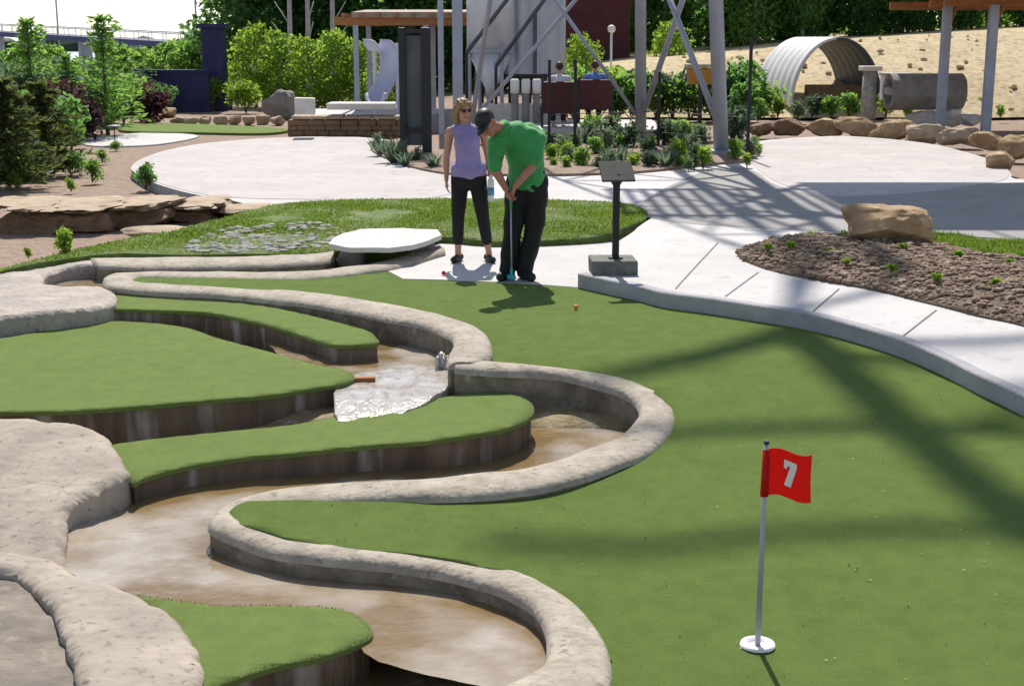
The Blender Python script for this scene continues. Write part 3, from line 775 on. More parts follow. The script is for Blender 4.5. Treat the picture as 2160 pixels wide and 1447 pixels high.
# numeral 7 following the cloth, both faces
def numeral():
    mb = MB()
    # stroke polygons in flag (u,v)
    quads = [[(.40, .80), (.66, .80), (.66, .68), (.40, .68)], [(.66, .68), (.53, .68), (.42, .25), (.56, .25)], [(.40, .68), (.47, .68), (.47, .62), (.40, .62)]]
    for q in quads:
        for s in (-.004, .004):
            vs = []; fs = []; K = 6
            for i in range(K + 1):
                for j in range(K + 1):
                    a, b = i / K, j / K
                    u = (q[0][0] * (1 - a) + q[1][0] * a) * (1 - b) + (q[3][0] * (1 - a) + q[2][0] * a) * b
                    v = (q[0][1] * (1 - a) + q[1][1] * a) * (1 - b) + (q[3][1] * (1 - a) + q[2][1] * a) * b
                    vs.append(flag_pt(u, v, s))
            for i in range(K):
                for j in range(K): p = i * (K + 1) + j; fs.append((p, p + 1, p + K + 2, p + K + 1))
            mb.add(vs, fs)
    return mb
numeral().build('numeral', 'white', cl)
# small balls
for (px, py, m, lab) in ((1215, 654, 'orange', 'orange golf ball lying on the green before the man'), (936, 583, 'red', 'small red golf ball at the edge of the concrete near the woman')):
    p = atf(px, py, zg); mb = MB(); mb.ell((p.x, p.y, p.z + .0215 + (.01 if py < 600 else .004)), (.0215,) * 3)
    tag(mb.build('golf_ball', m, base=True, smooth=True), lab, 'golf ball')

# ------------------------------------------------------------------ sign
zb = .33; p = at(1296, 582, zp(12.3)); bz = zp(12.3)
tb = thing('stone_block', (p.x, p.y + .2, bz), 'low rough dark stone block under the information sign', 'stone block')
mb = MB(); mb.box((p.x, p.y + .2, bz + .065), (.42, .4, .14), .05, j=.04); bevel(mb.build('block', 'block', tb), .015, 2)
ts = thing('sign_post', (p.x, p.y + .18, bz + .13), 'black information sign on a slim post at the kerb, right of the man', 'sign')
P = Vector((p.x + .02, p.y + .18, bz + .13))
mb = MB(); mb.box(P + Vector((0, 0, .01)), (.13, .13, .02)); mb.build('base_plate', 'black', ts)
mb = MB(); mb.box(P + Vector((.0, 0, .40)), (.062, .05, .76)); mb.build('post', 'black', ts)
mb = MB(); mb.box(P + Vector((.0, 0.02, .80)), (.31, .26, .02), .15, rad(38)); bevel(mb.build('panel', 'plaque', ts), .006)
mb = MB()
for dx in (-.09, .09): mb.tube([P + Vector((0, 0, .64)), P + Vector((dx, .02, .79))], .012, 6)
mb.build('bracket', 'black', ts)

# ------------------------------------------------------------------ vegetation kinds
def crown_clump(mb, c, r, n, leaf, asp=.6):
    for _ in range(n):
        d = Vector((R.gauss(0, 1), R.gauss(0, 1), R.gauss(0, 1))).normalized() * (R.random() ** .45)
        mb.leaf((c[0] + d.x * r[0], c[1] + d.y * r[1], c[2] + d.z * r[2]), leaf * R.uniform(.6, 1.3), asp)
def deciduous(name, h, w, lm, bark, label, cat, n=2200, leaf=.12, trunk=True, low=.25):
    t = thing(name, (0, 0, 0), label, cat)
    mb = MB(); pts = []
    b = [Vector((0, 0, 0)), Vector((R.uniform(-.02, .02) * h, 0, h * .3)), Vector((R.uniform(-.03, .03) * h, 0, h * .6)), Vector((0, 0, h * .92))]
    mb.tube(b, [h * .02, h * .016, h * .01, h * .003], 7)
    cl = MB(); k = 13
    for i in range(k):
        u = i / (k - 1); zc = h * (low + (1 - low) * (.08 + .86 * u)); env = math.sin(math.pi * (.16 + .78 * u)) ** .8
        a = i * 2.4 + R.uniform(-.3, .3); rr = w * .5 * env * R.uniform(.35, .8)
        c = Vector((math.cos(a) * rr, math.sin(a) * rr, zc)); rd = w * (.17 + .12 * env) * R.uniform(.8, 1.2)
        s = Vector((0, 0, max(zc - h * .15, h * .12)))
        mb.tube([s, s.lerp(c, .5) + Vector((0, 0, .02 * h)), c], [h * .007, h * .005, h * .002], 5)
        crown_clump(cl, c, (rd, rd, rd * .8), n // k, leaf)
    mb.build('trunk', bark, t, smooth=True); cl.build('crown', lm, t)
    return t
def conifer(name, h, w, lm, label, cat, n=2400, leaf=.07):
    t = thing(name, (0, 0, 0), label, cat)
    mb = MB(); mb.tube([(0, 0, 0), (0, 0, h * .5), (0, 0, h)], [h * .02, h * .012, h * .003], 6)
    cl = MB(); tiers = 15
    for i in range(tiers):
        u = (i + .5) / tiers; zc = h * (.06 + .93 * u); rr = (w * .5 * (1 - u) ** .6 + .04 * h) * R.uniform(.7, 1.3)
        nb = max(4, int(9 * (1 - u) + 3))
        for q in range(nb):
            a = q * 6.283 / nb + i * .7 + R.uniform(-.2, .2); L = rr * R.uniform(.45, 1.3)
            for s in range(max(4, n // tiers // nb)):
                f = R.random() ** .7
                p = Vector((math.cos(a) * L * f, math.sin(a) * L * f, zc - .12 * L * f + R.uniform(-.03, .03) * h * .6 + f * .03 * h))
                cl.leaf(p + Vector((R.gauss(0, .02 * h), R.gauss(0, .02 * h), R.gauss(0, .012 * h))), leaf * R.uniform(.6, 1.4), .3, (math.cos(a), math.sin(a), .25))
    mb.build('trunk', 'bark', t); cl.build('crown', lm, t)
    return t
def shrub(name, h, w, lm, label, cat, n=700, leaf=.05):
    t = thing(name, (0, 0, 0), label, cat)
    cl = MB(); st = MB()
    for i in range(8):
        a = R.uniform(0, 6.28); r = w * .3 * R.random(); c = Vector((math.cos(a) * r, math.sin(a) * r, h * R.uniform(.3, .78)))
        rd = R.uniform(.2, .32)
        st.tube([(0, 0, 0), c * .6, c], [.012, .009, .004], 4); crown_clump(cl, c, (w * rd, w * rd, h * rd), n // 8, leaf)
    st.build('stems', 'bark', t); cl.build('foliage', lm, t)
    return t
def tuft(name, h, w, lm, label, cat, n=40, bw=.02):
    t = MB()
    for i in range(n):
        a = R.uniform(0, 6.28); l = R.uniform(.6, 1); o = R.uniform(.1, .5) * w
        d = Vector((math.cos(a), math.sin(a), 0)); sd = Vector((-d.y, d.x, 0)) * bw
        p0 = d * .03; p1 = d * o * .6 + Vector((0, 0, h * l * .6)); p2 = d * o + Vector((0, 0, h * l * R.uniform(.75, 1)))
        t.add([p0 - sd, p0 + sd, p1 + sd * .8, p1 - sd * .8, p2], [(0, 1, 2, 3), (3, 2, 4)])
    return tag(t.build(name, lm), label, cat)
_first = {}
def place(key, maker, loc, s=1.0, label=None, rz=None, group=None, sz=None):
    if key not in _first: o = maker(); _first[key] = o
    else: o = copy_tree(_first[key])
    o.location = loc; o.scale = (s, s, sz if sz else s); o.rotation_euler.z = R.uniform(0, 6.28) if rz is None else rz
    if label: o['label'] = label
    if group: o['group'] = group
    return o

# left conifers and shrubs  (px centre, base y, height px)
def stand(px, by, Y=None, z=.17):
    return at(px, by, z)
for i, (px, by, hp, kind, lab) in enumerate([
        (20, 400, 225, 'a', 'dense dark olive conifer shrub at the far left edge'), (95, 372, 190, 'a', 'dense dark conifer shrub beside the pebble coloured bed, second from the left edge'),
        (75, 300, 245, 'b', 'tall slender conifer with open top in front of the bridge, left one'), (228, 288, 240, 'b', 'tall slender conifer with open top in front of the bridge, right one'),
        (150, 290, 165, 'b', 'shorter conifer between the two tall slender ones'), (-25, 320, 165, 'a', 'dark conifer cut by the left edge behind the shrubs')]):
    p = at(px, by, .17); h = hp * p.y / F * 1.02
    if kind == 'a': o = place('ca', lambda: conifer('conifer', 1.5, 1.35, 'leaf_conifer', 'x', 'conifer', 4600, .06), p, h / 1.5, lab)
    else: o = place('cb', lambda: conifer('conifer', 2.4, 1.3, 'leaf_mid', 'x', 'conifer', 1700, .075), p, h / 2.4, lab)
plist = [(35, 400, 40, 'leaf_bright', 'bright young leafy plant at the foot of the far left conifer'), (110, 372, 38, 'leaf_bright', 'light green sprig between the conifer shrubs and the bed'),
         (150, 405, 30, 'leaf_bright', 'low bright plant just above the brown ledge'), (195, 385, 50, 'leaf_mid', 'small upright green shrub in the left mulch bed'),
         (308, 400, 58, 'leaf_dark', 'small dark shrub at the pointed left end of the plaza'), (135, 540, 62, 'leaf_bright', 'small bright shrub below the brown ledge'),
         (215, 345, 30, 'leaf_mid', 'low green plant near the path light'), (60, 545, 25, 'leaf_bright', 'low green weed beside the hooked rock slab')]
for i, (px, by, hp, lm, lab) in enumerate(plist):
    p = at(px, by, .2); h = hp * p.y / F * 1.03
    place('s' + lm, lambda: shrub('shrub', .5, .5, lm, 'x', 'shrub', 520, .035), p, h / .5, lab)
for i, (px, by, hp, lab) in enumerate([(225, 262, 100, 'plum coloured shrub in front of the navy wall, left one'), (310, 262, 100, 'plum coloured shrub in front of the navy wall, right one'),
                                        (165, 300, 110, 'dark plum shrub among the left conifers')]):
    p = at(px, by, .17); h = hp * p.y / F
    place('plum', lambda: shrub('shrub', 1.1, 1.3, 'leaf_plum', 'x', 'shrub', 900, .06), p, h / 1.1, lab)
for i, (px, by, hp, lm, lab) in enumerate([(260, 245, 95, 'leaf_mid', 'loose green shrub left of the navy wall'), (450, 235, 70, 'leaf_bright', 'bright green shrub at the foot of the navy column'),
        (520, 240, 68, 'leaf_bright', 'bright green shrub between the navy column and the grey boulder'), (490, 225, 55, 'leaf_bright', 'small bright bush behind the low pale edging stones'), (600, 230, 50, 'leaf_mid', 'green bush behind the grey boulder')]):
    p = at(px, by, .17); h = hp * p.y / F
    place('big' + lm, lambda: shrub('shrub', 1.0, 1.4, lm, 'x', 'shrub', 1100, .055), p, h / 1.0, lab)

for i, (px, by, hp, k_, lm, lab) in enumerate(sorted([(120, 345, 150, 'big', 'leaf_dark', ''), (60, 335, 150, 'big', 'leaf_mid', ''), (150, 300, 150, 'plum', 'x', ''), (195, 285, 120, 'big', 'leaf_dark', ''), (262, 262, 100, 'big', 'leaf_dark', ''), (20, 300, 150, 'big', 'leaf_blue', ''),
        (110, 290, 160, 'big', 'leaf_blue', ''), (235, 268, 110, 'big', 'leaf_mid', ''), (335, 245, 70, 'big', 'leaf_dark', ''), (290, 240, 100, 'big', 'leaf_blue', ''), (175, 260, 140, 'big', 'leaf_mid', ''), (70, 270, 150, 'big', 'leaf_dark', ''), (20, 245, 130, 'big', 'leaf_blue', ''),
        (130, 235, 120, 'big', 'leaf_blue', ''), (-10, 380, 160, 'big', 'leaf_dark', ''), (245, 320, 24, 'big', 'leaf_mid', ''), (150, 372, 60, 'big', 'leaf_dark', ''), (40, 395, 100, 'big', 'leaf_mid', '')])):
    p = at(px, by, .17); h = hp * p.y / F
    c_ = 'plum coloured' if k_ == 'plum' else {'leaf_mid': 'mid green', 'leaf_blue': 'blue green', 'leaf_dark': 'dark green'}[lm]
    lab = '%s filler shrub in the dense left planting, %s from the left' % (c_, ORD[i])
    if k_ == 'plum': place('plum', None, p, h / 1.1, lab, group='shrubs of the dense left planting')
    else: place('big' + lm, lambda: shrub('shrub', 1.0, 1.4, lm, 'x', 'shrub', 1100, .055), p, h / 1.0, lab, group='shrubs of the dense left planting')
# ------------------------------------------------------------------ far left: bridge, navy column, trees over the water
t = thing('road_bridge', atY(190, 130, 150), 'long dark road bridge crossing the far water at the left', 'bridge')
a = atY(-120, 64, 170); b = atY(480, 100, 120)
d = (b - a); ang = math.atan2(d.y, d.x); L = math.hypot(d.x, d.y); mid = (a + b) / 2; tl = math.atan2(d.z, L)
mb = MB(); mb.box(mid, (L, 3.4, .5), ang, ry=-tl); mb.build('deck', 'navy', t)
mb = MB()
for s in (-1, 1):
    o = Vector((-math.sin(ang), math.cos(ang), 0)) * 1.6 * s; mb.tube([a + o + Vector((0, 0, .95)), b + o + Vector((0, 0, .95))], .05, 5)
    for i in range(25): q = a.lerp(b, i / 24) + o; mb.tube([q, q + Vector((0, 0, .95))], .035, 4)
mb.build('railing', 'steel', t)
for i in range(6):
    q = a.lerp(b, (i + .5) / 6); mb = MB(); mb.box((q.x, q.y, (q.z - .25 - 2.2) / 2), (.6, 1.2, q.z - .25 + 2.2), ang); mb.build('pier', 'kerb', t)
for px, lab in ((28 + 95, 'thin lamp mast standing on the far bridge, nearer the left edge'), (415, 'thin lamp mast standing on the far bridge, nearer the navy column')):
    q = atY(px, 75, 150 if px < 200 else 128); mb = MB(); mb.tube([(q.x, q.y, -2), (q.x, q.y, q.z + 6)], .09, 6); mb.tube([(q.x, q.y, q.z + 6), (q.x + 1, q.y, q.z + 6.1)], .06, 5)
    tag(mb.build('lamp_mast', 'steel', base=True), lab, 'lamp mast')
Yc = 45
a = atY(432, 160, Yc); b = atY(472, 58, Yc)
t = thing('navy_column', ((a.x + b.x) / 2, Yc, .17), 'square dark navy column with overhanging cap', 'column')
w = b.x - a.x
mb = MB(); mb.box(((a.x + b.x) / 2, Yc, (b.z + .17) / 2), (w, w, b.z - .17)); bevel(mb.build('shaft', 'navy', t), .03)
mb = MB(); mb.box(((a.x + b.x) / 2, Yc, b.z + .04), (w + .22, w + .22, .12)); mb.build('cap', 'navy', t)
mb = MB(); mb.box(((a.x + b.x) / 2, Yc, .35), (w + .16, w + .16, .36)); mb.build('plinth', 'navy', t)
a = atY(283, 152, 44); b = atY(440, 152, 44)
t = thing('navy_wall', ((a.x + b.x) / 2, 44, .17), 'low dark navy wall running left from the navy column', 'wall')
mb = MB(); mb.box(((a.x + b.x) / 2, 44, (a.z + .17) / 2), (b.x - a.x, .3, a.z - .17)); mb.build('panel', 'navy', t)
mb = MB(); mb.box(((a.x + b.x) / 2, 44, a.z + .03), (b.x - a.x + .1, .42, .07)); mb.build('coping', 'navy', t)
for i, (px, by, hp, Y, lab) in enumerate([(245, 158, 55, 64, 'round green tree by the far water, leftmost of the row under the bridge'), (300, 160, 50, 68, 'round green tree under the bridge behind the navy wall'),
        (360, 158, 62, 62, 'green tree under the right end of the bridge'), (405, 150, 62, 60, 'green tree just left of the navy column'), (30, 165, 55, 66, 'green tree by the water at the left edge'),
        (110, 165, 60, 70, 'green tree by the water between the tall conifers')]):
    p = atY(px, by, Y); h = hp * Y / F
    place('lt', lambda: deciduous('small_tree', 1.6, 1.6, 'leaf_mid', 'bark', 'x', 'tree', 1500, .09, low=.1), (p.x, Y, .0 if px > 300 else -.4), (h + p.z + (.0 if px > 300 else .4)) / 1.6, lab)
# pale far shore
mb = MB()
for i in range(46):
    x = -260 + i * 5.6; mb.blob((x, 420 + R.uniform(-10, 10), -.5), (R.uniform(5, 9), 5, R.uniform(1.5, 3.6)), 2, .3, 1.5, i)
tag(mb.build('far_wood', 'leaf_blue', smooth=True), 'hazy line of far woods beyond the water', 'woods', kind='stuff')
# middle left details
zz = .2
for i, (px, by, wp, hp, m, lab) in enumerate([(383, 218, 66, 26, 'whitestone', 'flat white boulder below the navy wall'), (585, 252, 62, 62, 'greyrock', 'big grey boulder left of the stone terrace'),
        (612, 205, 46, 26, 'tanrock', 'tan boulder behind the grey boulder'), (300, 258, 60, 24, 'tanrock', 'tan boulder beside the pale small green'), (345, 248, 40, 18, 'tanrock', 'small brown boulder right of the pale small green')]):
    boulder(px, by, wp, hp, .8, m, lab, i + 20, z=zz)
for i in range(8):
    px = 372 + i * 30
    boulder(px, 262 + (i % 2) * 2, 30, 17, .35, 'ledgetop', '%s pale stone from the left in the low edging row left of the grey boulder' % ORD[i], i + 30, z=zz, name='edging_stone', group='pale edging stones by the far garden', sub=3, cat='edging stone')
patch = [xy(at(a, b, .2)) for a, b in [(170, 296), (240, 285), (330, 280), (420, 287), (330, 305), (200, 308)]]
tag(sheet('path', spl(patch, 4, True), lambda x, y: .2, 'concrete', 0, .04), kind='structure')
patch = [xy(at(a, b, .22)) for a, b in [(250, 272), (300, 262), (400, 262), (600, 272), (560, 282), (400, 280), (280, 278)]]
tag(sheet('putting_green', spl(patch, 4, True), lambda x, y: .23, 'turf_b', 0, .05), kind='structure')
p = at(243, 306, .2); t = thing('path_light', p, 'mushroom shaped path light on a thin stem in the left bed', 'path light')
mb = MB(); mb.tube([p, p + Vector((0, 0, .38))], .012, 8); mb.build('stem', 'black', t)
mb = MB(); mb.tube([p + Vector((0, 0, .38)), p + Vector((0, 0, .405)), p + Vector((0, 0, .43))], [.17, .15, .04], 16); mb.build('hood', 'steeldark', t)

# ------------------------------------------------------------------ stone terrace
Yt = 29.4
a = at(607, 290, .28); b = at(842, 290, .28)
t = thing('stone_terrace', ((a.x + b.x) / 2, a.y, .2), 'low dry stone terrace wall behind the left plaza, with pale caps', 'wall')
mb = MB(); y0 = a.y
for c in range(4):
    x = a.x
    while x < b.x:
        w = R.uniform(.18, .5); mb.box((x + w / 2, y0 + .2 + R.uniform(-.015, .015), .24 + .12 * c), (w * .97, .4, .115), 0, j=.05); x += w
bevel(mb.build('stonework', 'ledge', t), .012, 1)
mb = MB(); x = a.x + .1
while x < b.x - .3:
    w = R.uniform(.4, .8); mb.box((x + w / 2, y0 + .3, .71), (w * .97, .7, .07), R.uniform(-.03, .03), j=.06); x += w
bevel(mb.build('capstone', 'ledgetop', t), .012, 1)
p = at(640, 250, .75); mb = MB(); mb.box((p.x, 30.5, 1.0), (.42, .5, .34), .1, j=.05)
tag(bevel(mb.build('stone_block', 'whitestone', base=True), .02), 'square white stone block sitting on the terrace wall', 'stone block')
mb = MB(); p = atY(745, 205, 31.5); q = atY(815, 205, 31.5); mb.box(((p.x + q.x) / 2 - .2, 31.6, .95), (1.5, .8, .14), 0, j=.05)
tag(bevel(mb.build('stone_bench', 'whitestone', base=True), .02), 'wide white stone slab on the terrace by the shelter post', 'stone slab')
tp = [xy(p) for p in (at(600, 268, .6), at(850, 268, .6))]
terr = sheet('terrace', [Vector((a.x, y0 + .3, 0)), Vector((b.x + .2, y0 + .3, 0)), Vector((b.x + 1, 37, 0)), Vector((a.x - .6, 37, 0))], lambda x, y: .62, 'concrete', 0, .5); tag(terr, kind='structure')

# ------------------------------------------------------------------ timber shelter on the left, slide, kiosk
Ys = 36
a = atY(706, 45, Ys); b = atY(1038, 45, Ys)
t = thing('timber_shelter', ((a.x + b.x) / 2, Ys + 1.5, .5), 'open timber shelter with a flat pale roof on steel posts, left of the silo', 'shelter')
mb = MB(); mb.box(((a.x + b.x) / 2 + .2, Ys + 1.6, atY(800, 27, Ys).z), (b.x - a.x - .5, 3.6, .14), 0, rad(2)); mb.build('roof', 'rooftop', t)
for dy in (0, 3.2): mb = MB(); mb.box(((a.x + b.x) / 2, Ys + dy, a.z), (b.x - a.x, .14, .2)); mb.build('beam', 'timber', t)
mb = MB()
for i in range(9): x = a.x + .25 + i * (b.x - a.x - .5) / 8; mb.box((x, Ys + 1.6, a.z + .13), (.09, 3.9, .12))
mb.build('rafters', 'timber', t)
for px in (750, 898, 1032):
    for dy in (0, 3.2):
        p = atY(px, 45, Ys); mb = MB(); mb.box((p.x, Ys + dy, (p.z - .1 + .2) / 2), (.13, .13, p.z - .1 - .2)); mb.build('post', 'steel', t)
# slide: pale curved chute
t = thing('play_slide', atY(800, 190, 34) * 1, 'pale lavender curved play slide behind the terrace', 'slide')
t.location.z = .5
pts = spl([atY(785, 92, 34.5), atY(808, 96, 34.3), atY(822, 120, 34.2), atY(818, 165, 34), atY(800, 200, 33.6), atY(790, 206, 33)], 6)
mb = MB(); vs = []; fs = []
for p in pts:
    for q in range(9):
        an = math.pi * (q / 8); vs.append((p.x + .2 * math.cos(an), p.y - .05, p.z - .26 * math.sin(an) + .1))
for i in range(len(pts) - 1):
    for q in range(8): c = i * 9 + q; fs.append((c, c + 1, c + 10, c + 9))
mb.add(vs, fs); o = mb.build('chute', 'lav', t, smooth=True); s = o.modifiers.new('solid', 'SOLIDIFY'); s.thickness = .03
mb = MB(); p = atY(838, 100, 34.4); mb.tube([(p.x, p.y, .4), (p.x, p.y, p.z + .1)], .05, 8); p = atY(790, 100, 34.6); mb.tube([(p.x, p.y, .4), (p.x, p.y, p.z)], .05, 8); mb.build('support', 'lav', t)
# dark steel kiosk
a = at(905, 334, .3)
t = thing('steel_kiosk', (a.x - .3, a.y + .3, .3), 'tall black steel frame with grey panel standing left of the woman', 'frame')
H2 = 2.62
q = lambda px: (px - 1080) / F * 25.6
for px, w in ((854, .12), (903, .17)):
    mb = MB(); mb.box((q(px), 25.5, .3 + (H2 - .3) / 2), (w, .16, H2 - .3)); bevel(mb.build('post', 'black' if px == 854 else 'navyblack' if 'navyblack' in M else 'black', t), .01)
mb = MB(); mb.box(((q(862) + q(892)) / 2, 25.58, 1.5), (q(892) - q(860), .05, 1.96)); mb.build('panel', 'steeldark', t)
for z_ in (H2 - .06, .8): mb = MB(); mb.box(((q(854) + q(903)) / 2, 25.46, z_), (q(895) - q(860), .08, .08)); mb.build('crossbar', 'black', t)
for px, Y, w, lab in ((931, 30, .12, 'slim pale blue steel post just right of the black kiosk'), (966, 31, .22, 'thick pale blue steel post behind the woman')):
    p = atY(px, 200, Y); t = thing('steel_post', (p.x, Y, .17), lab, 'post')
    mb = MB(); mb.box((p.x, Y, 2.6), (w, w, 4.9)); bevel(mb.build('shaft', 'steel', t), .01)
    mb = MB(); mb.box((p.x, Y, .2), (w + .16, w + .16, .05)); mb.build('base_plate', 'steel', t)

# ------------------------------------------------------------------ grain silo
Ysi = 34
cxs = atY(1098, 80, Ysi).x; rs = 95 * Ysi / F; zb = atY(1098, 160, Ysi).z
t = thing('grain_silo', (cxs, Ysi + rs, .2), 'ribbed grey metal silo raised on dark legs behind the golfers', 'silo')
mb = MB(); vs = []; fs = []; n = 120
for k in range(n):
    an = 2 * math.pi * k / n; r = rs + .018 * math.cos(k * 2 * math.pi / 5)
    for z in (zb, 5.2): vs.append((cxs + r * math.cos(an), Ysi + rs + r * math.sin(an), z))
for k in range(n): a = 2 * k; b = 2 * ((k + 1) % n); fs.append((a, b, b + 1, a + 1))
mb.add(vs, fs); mb.build('shell', 'silo', t)
mb = MB(); mb.tube([(cxs, Ysi + rs, 5.2), (cxs, Ysi + rs, 5.5), (cxs, Ysi + rs, 6.1)], [rs * 1.06, rs * .8, .15], 40); mb.build('roof', 'silo', t)
mb = MB(); mb.tube([(cxs, Ysi + rs, zb - .14), (cxs, Ysi + rs, zb + .03)], rs * 1.04, 40); mb.build('base_ring', 'black', t)
for k in range(6):
    an = k * math.pi / 3 + .3; mb = MB(); mb.box((cxs + rs * .92 * math.cos(an), Ysi + rs + rs * .92 * math.sin(an), (zb - .1 + .2) / 2), (.14, .14, zb - .1 - .2)); mb.build('leg', 'black', t)
mb = MB(); mb.box((cxs + .35, Ysi - .05, zb + .75), (.09, .06, 1.4)); mb.build('ladder_rail', 'steeldark', t)
# pale hopper bin beside it
xh = atY(1034, 100, 33.4).x; rh = 50 * 33.4 / F; zh = atY(1034, 108, 33.4).z; zc = atY(1034, 188, 33.4).z; yh = 33.4 + rh
t = thing('hopper_bin', (xh, yh, .2), 'pale round metal hopper bin with cone bottom just left of the ribbed silo', 'hopper')
mb = MB(); mb.tube([(xh, yh, zh), (xh, yh, 4.6)], rh, 48); mb.build('shell', 'hopper', t, smooth=True)
mb = MB(); mb.tube([(xh, yh, zh - .003), (xh, yh, zc), (xh, yh, zc - .25)], [rh * .99, .14, .12], 40); mb.build('cone', 'hopper', t, smooth=True)
mb = MB(); mb.tube([(xh, yh, zh - .05), (xh, yh, zh + .05)], rh * 1.03, 40); mb.build('ring', 'steel', t)
for k in range(4):
    an = k * math.pi / 2 + .5; mb = MB(); mb.tube([(xh + rh * math.cos(an), yh + rh * math.sin(an), .2), (xh + rh * math.cos(an), yh + rh * math.sin(an), zh + .2)], .045, 8); mb.build('leg', 'steel', t)
for i, (x0_, y0_, x1_, y1_) in enumerate([(984, 112, 1100, -40), (1046, 140, 1185, -50)]):
    a = atY(x0_, y0_, 32.7 - .2 * i); b = atY(x1_, y1_, 32.7 - .2 * i)
    mb = MB(); mb.tube([a, b + (b - a) * .8], .05, 10); t = thing('auger_pipe', (a.x, a.y, .2), 'dark sloping pipe crossing the %s' % ('hopper bin, upper left one' if i == 0 else 'ribbed silo, lower right one'), 'pipe')
    mb.build('tube', 'steeldark', t, smooth=True); mb = MB(); mb.tube([(a.x, a.y, .2), a], .035, 8); mb.build('stand', 'black', t)
# ------------------------------------------------------------------ steel tower with added unseen deck (above the picture, its shadow falls on the green)
legs = {'a': (Vector((-.9, 28.4, .2)), Vector((1.9, 27.2, 18))), 'b': (Vector((2.62, 28.4, .2)), Vector((2.15, 27.3, 18))), 'c': (atf(1522, 332, zp), Vector((2.75, 26.4, 18)))}
TW = thing('lattice_tower', (1.9, 27.2, .2), 'tall pale blue steel lattice tower with crossing braces behind the man', 'tower')
def lp(k, z): a, b = legs[k]; return a.lerp(b, (z - a.z) / (b.z - a.z))
for k, r in (('a', .05), ('b', .115), ('c', .135)):
    a, b = legs[k]; mb = MB(); mb.tube([a, b], [r, r * .8], 14); mb.build('leg', 'steel', TW, smooth=True)
    mb = MB(); mb.box((a.x, a.y, a.z + .1), (.42, .42, .06)); mb.box((a.x, a.y, a.z), (.5, .5, .16)); mb.build('footing', 'steel', TW)
lv = [.8, 4.6, 8.6, 12.4, 15.4, 18]
for k1, k2, r in (('a', 'b', .038), ('b', 'c', .06)):
    for i in range(5):
        if k1 == 'c' and i == 0: continue
        for u, w in ((k1, k2), (k2, k1)):
            mb = MB(); mb.tube([lp(u, lv[i]), lp(w, lv[i + 1])], r, 8); mb.build('brace', 'steel', TW, smooth=True)
        mb = MB(); mb.tube([lp(k1, lv[i + 1]), lp(k2, lv[i + 1])], r, 8); mb.build('strut', 'steel', TW, smooth=True)
# unseen mast and arms on top, placed for the shadow bands on the green
J = Vector((1.4, 26.6, 19.8)); T2 = Vector((1.72, 26.6, 24.4))
mb = MB(); mb.tube([J, T2], [.21, .2], 12); mb.build('shadow_mast', 'steel', TW, smooth=True)
mb = MB(); mb.tube([J, Vector((.55, 26.6, 20.7)), Vector((-.4, 26.6, 21.3))], [.16, .14, .08], 10); mb.build('shadow_arm', 'steel', TW, smooth=True)
for k in 'abc': mb = MB(); mb.tube([legs[k][1], J], .07, 8); mb.build('strut', 'steel', TW, smooth=True)  # struts added to carry the unseen mast
for pts_ in ([(-.5, 26.6, 22.6), (.6, 26.6, 22.35), (1.7, 26.6, 22.3), (2.6, 26.6, 22.6)], [(1.7, 26.6, 24.2), (.5, 26.6, 24.25), (-.4, 26.6, 24.5), (-1.2, 26.6, 24.4)], [(1.6, 26.6, 22.6), (2.5, 26.6, 22.0), (3.4, 26.6, 21.9)],
        [(1.65, 26.6, 23.6), (2.4, 26.6, 24.0), (3.3, 26.6, 23.6)], [(1.45, 26.6, 20.6), (2.2, 26.6, 20.9), (3.2, 26.6, 20.7)]):  # irregular arms added to break up the shadows on the green
    mb = MB(); mb.tube(spl(pts_, 5), [.07] + [.055] * (len(pts_) * 5 - 6) + [.02], 8) if False else mb.tube(spl(pts_, 5), .085, 8); mb.build('shadow_crossarm', 'steel', TW, smooth=True)
# unseen upper walkway, sized and placed to shade the right plaza
DK = thing('unseen_walkway', (9, 27, 10.9), 'unseen steel walkway shaped to shade the right plaza from above, joined to the lattice tower', 'walkway')
mb = MB(); mb.box((9.6, 26.8, 11), (11.6, 5.2, .12)); mb.build('deck', 'steel', DK)
mb = MB()
for i in range(13): mb.box((.95 + i * .23, 26.9, 10.98), (.12, 3.4, .06))  # slats added to throw half shade on the path below
for y in (25.4, 28.4): mb.box((2.4, y, 10.9), (3.1, .12, .1))
mb.build('shade_grating', 'steel', DK)
mb = MB()
for y in (24.25, 29.35):
    mb.tube([(3.9, y, 12.1), (15.3, y, 12.1)], .04, 6)
    for i in range(12): mb.tube([(3.9 + i * 1.036, y, 11), (3.9 + i * 1.036, y, 12.1)], .03, 5)
mb.build('railing', 'steel', DK)
for y in (24.6, 29): mb = MB(); mb.tube([(14.5, y, .2), (14.5, y, 11)], .15, 10); mb.build('column', 'steel', DK)
mb = MB()
for y in (24.6, 29): mb.tube([(3.85, y, 10.85), (2.7, 27, 10.85)], .09, 8)
mb.build('unseen_girder', 'steel', DK)

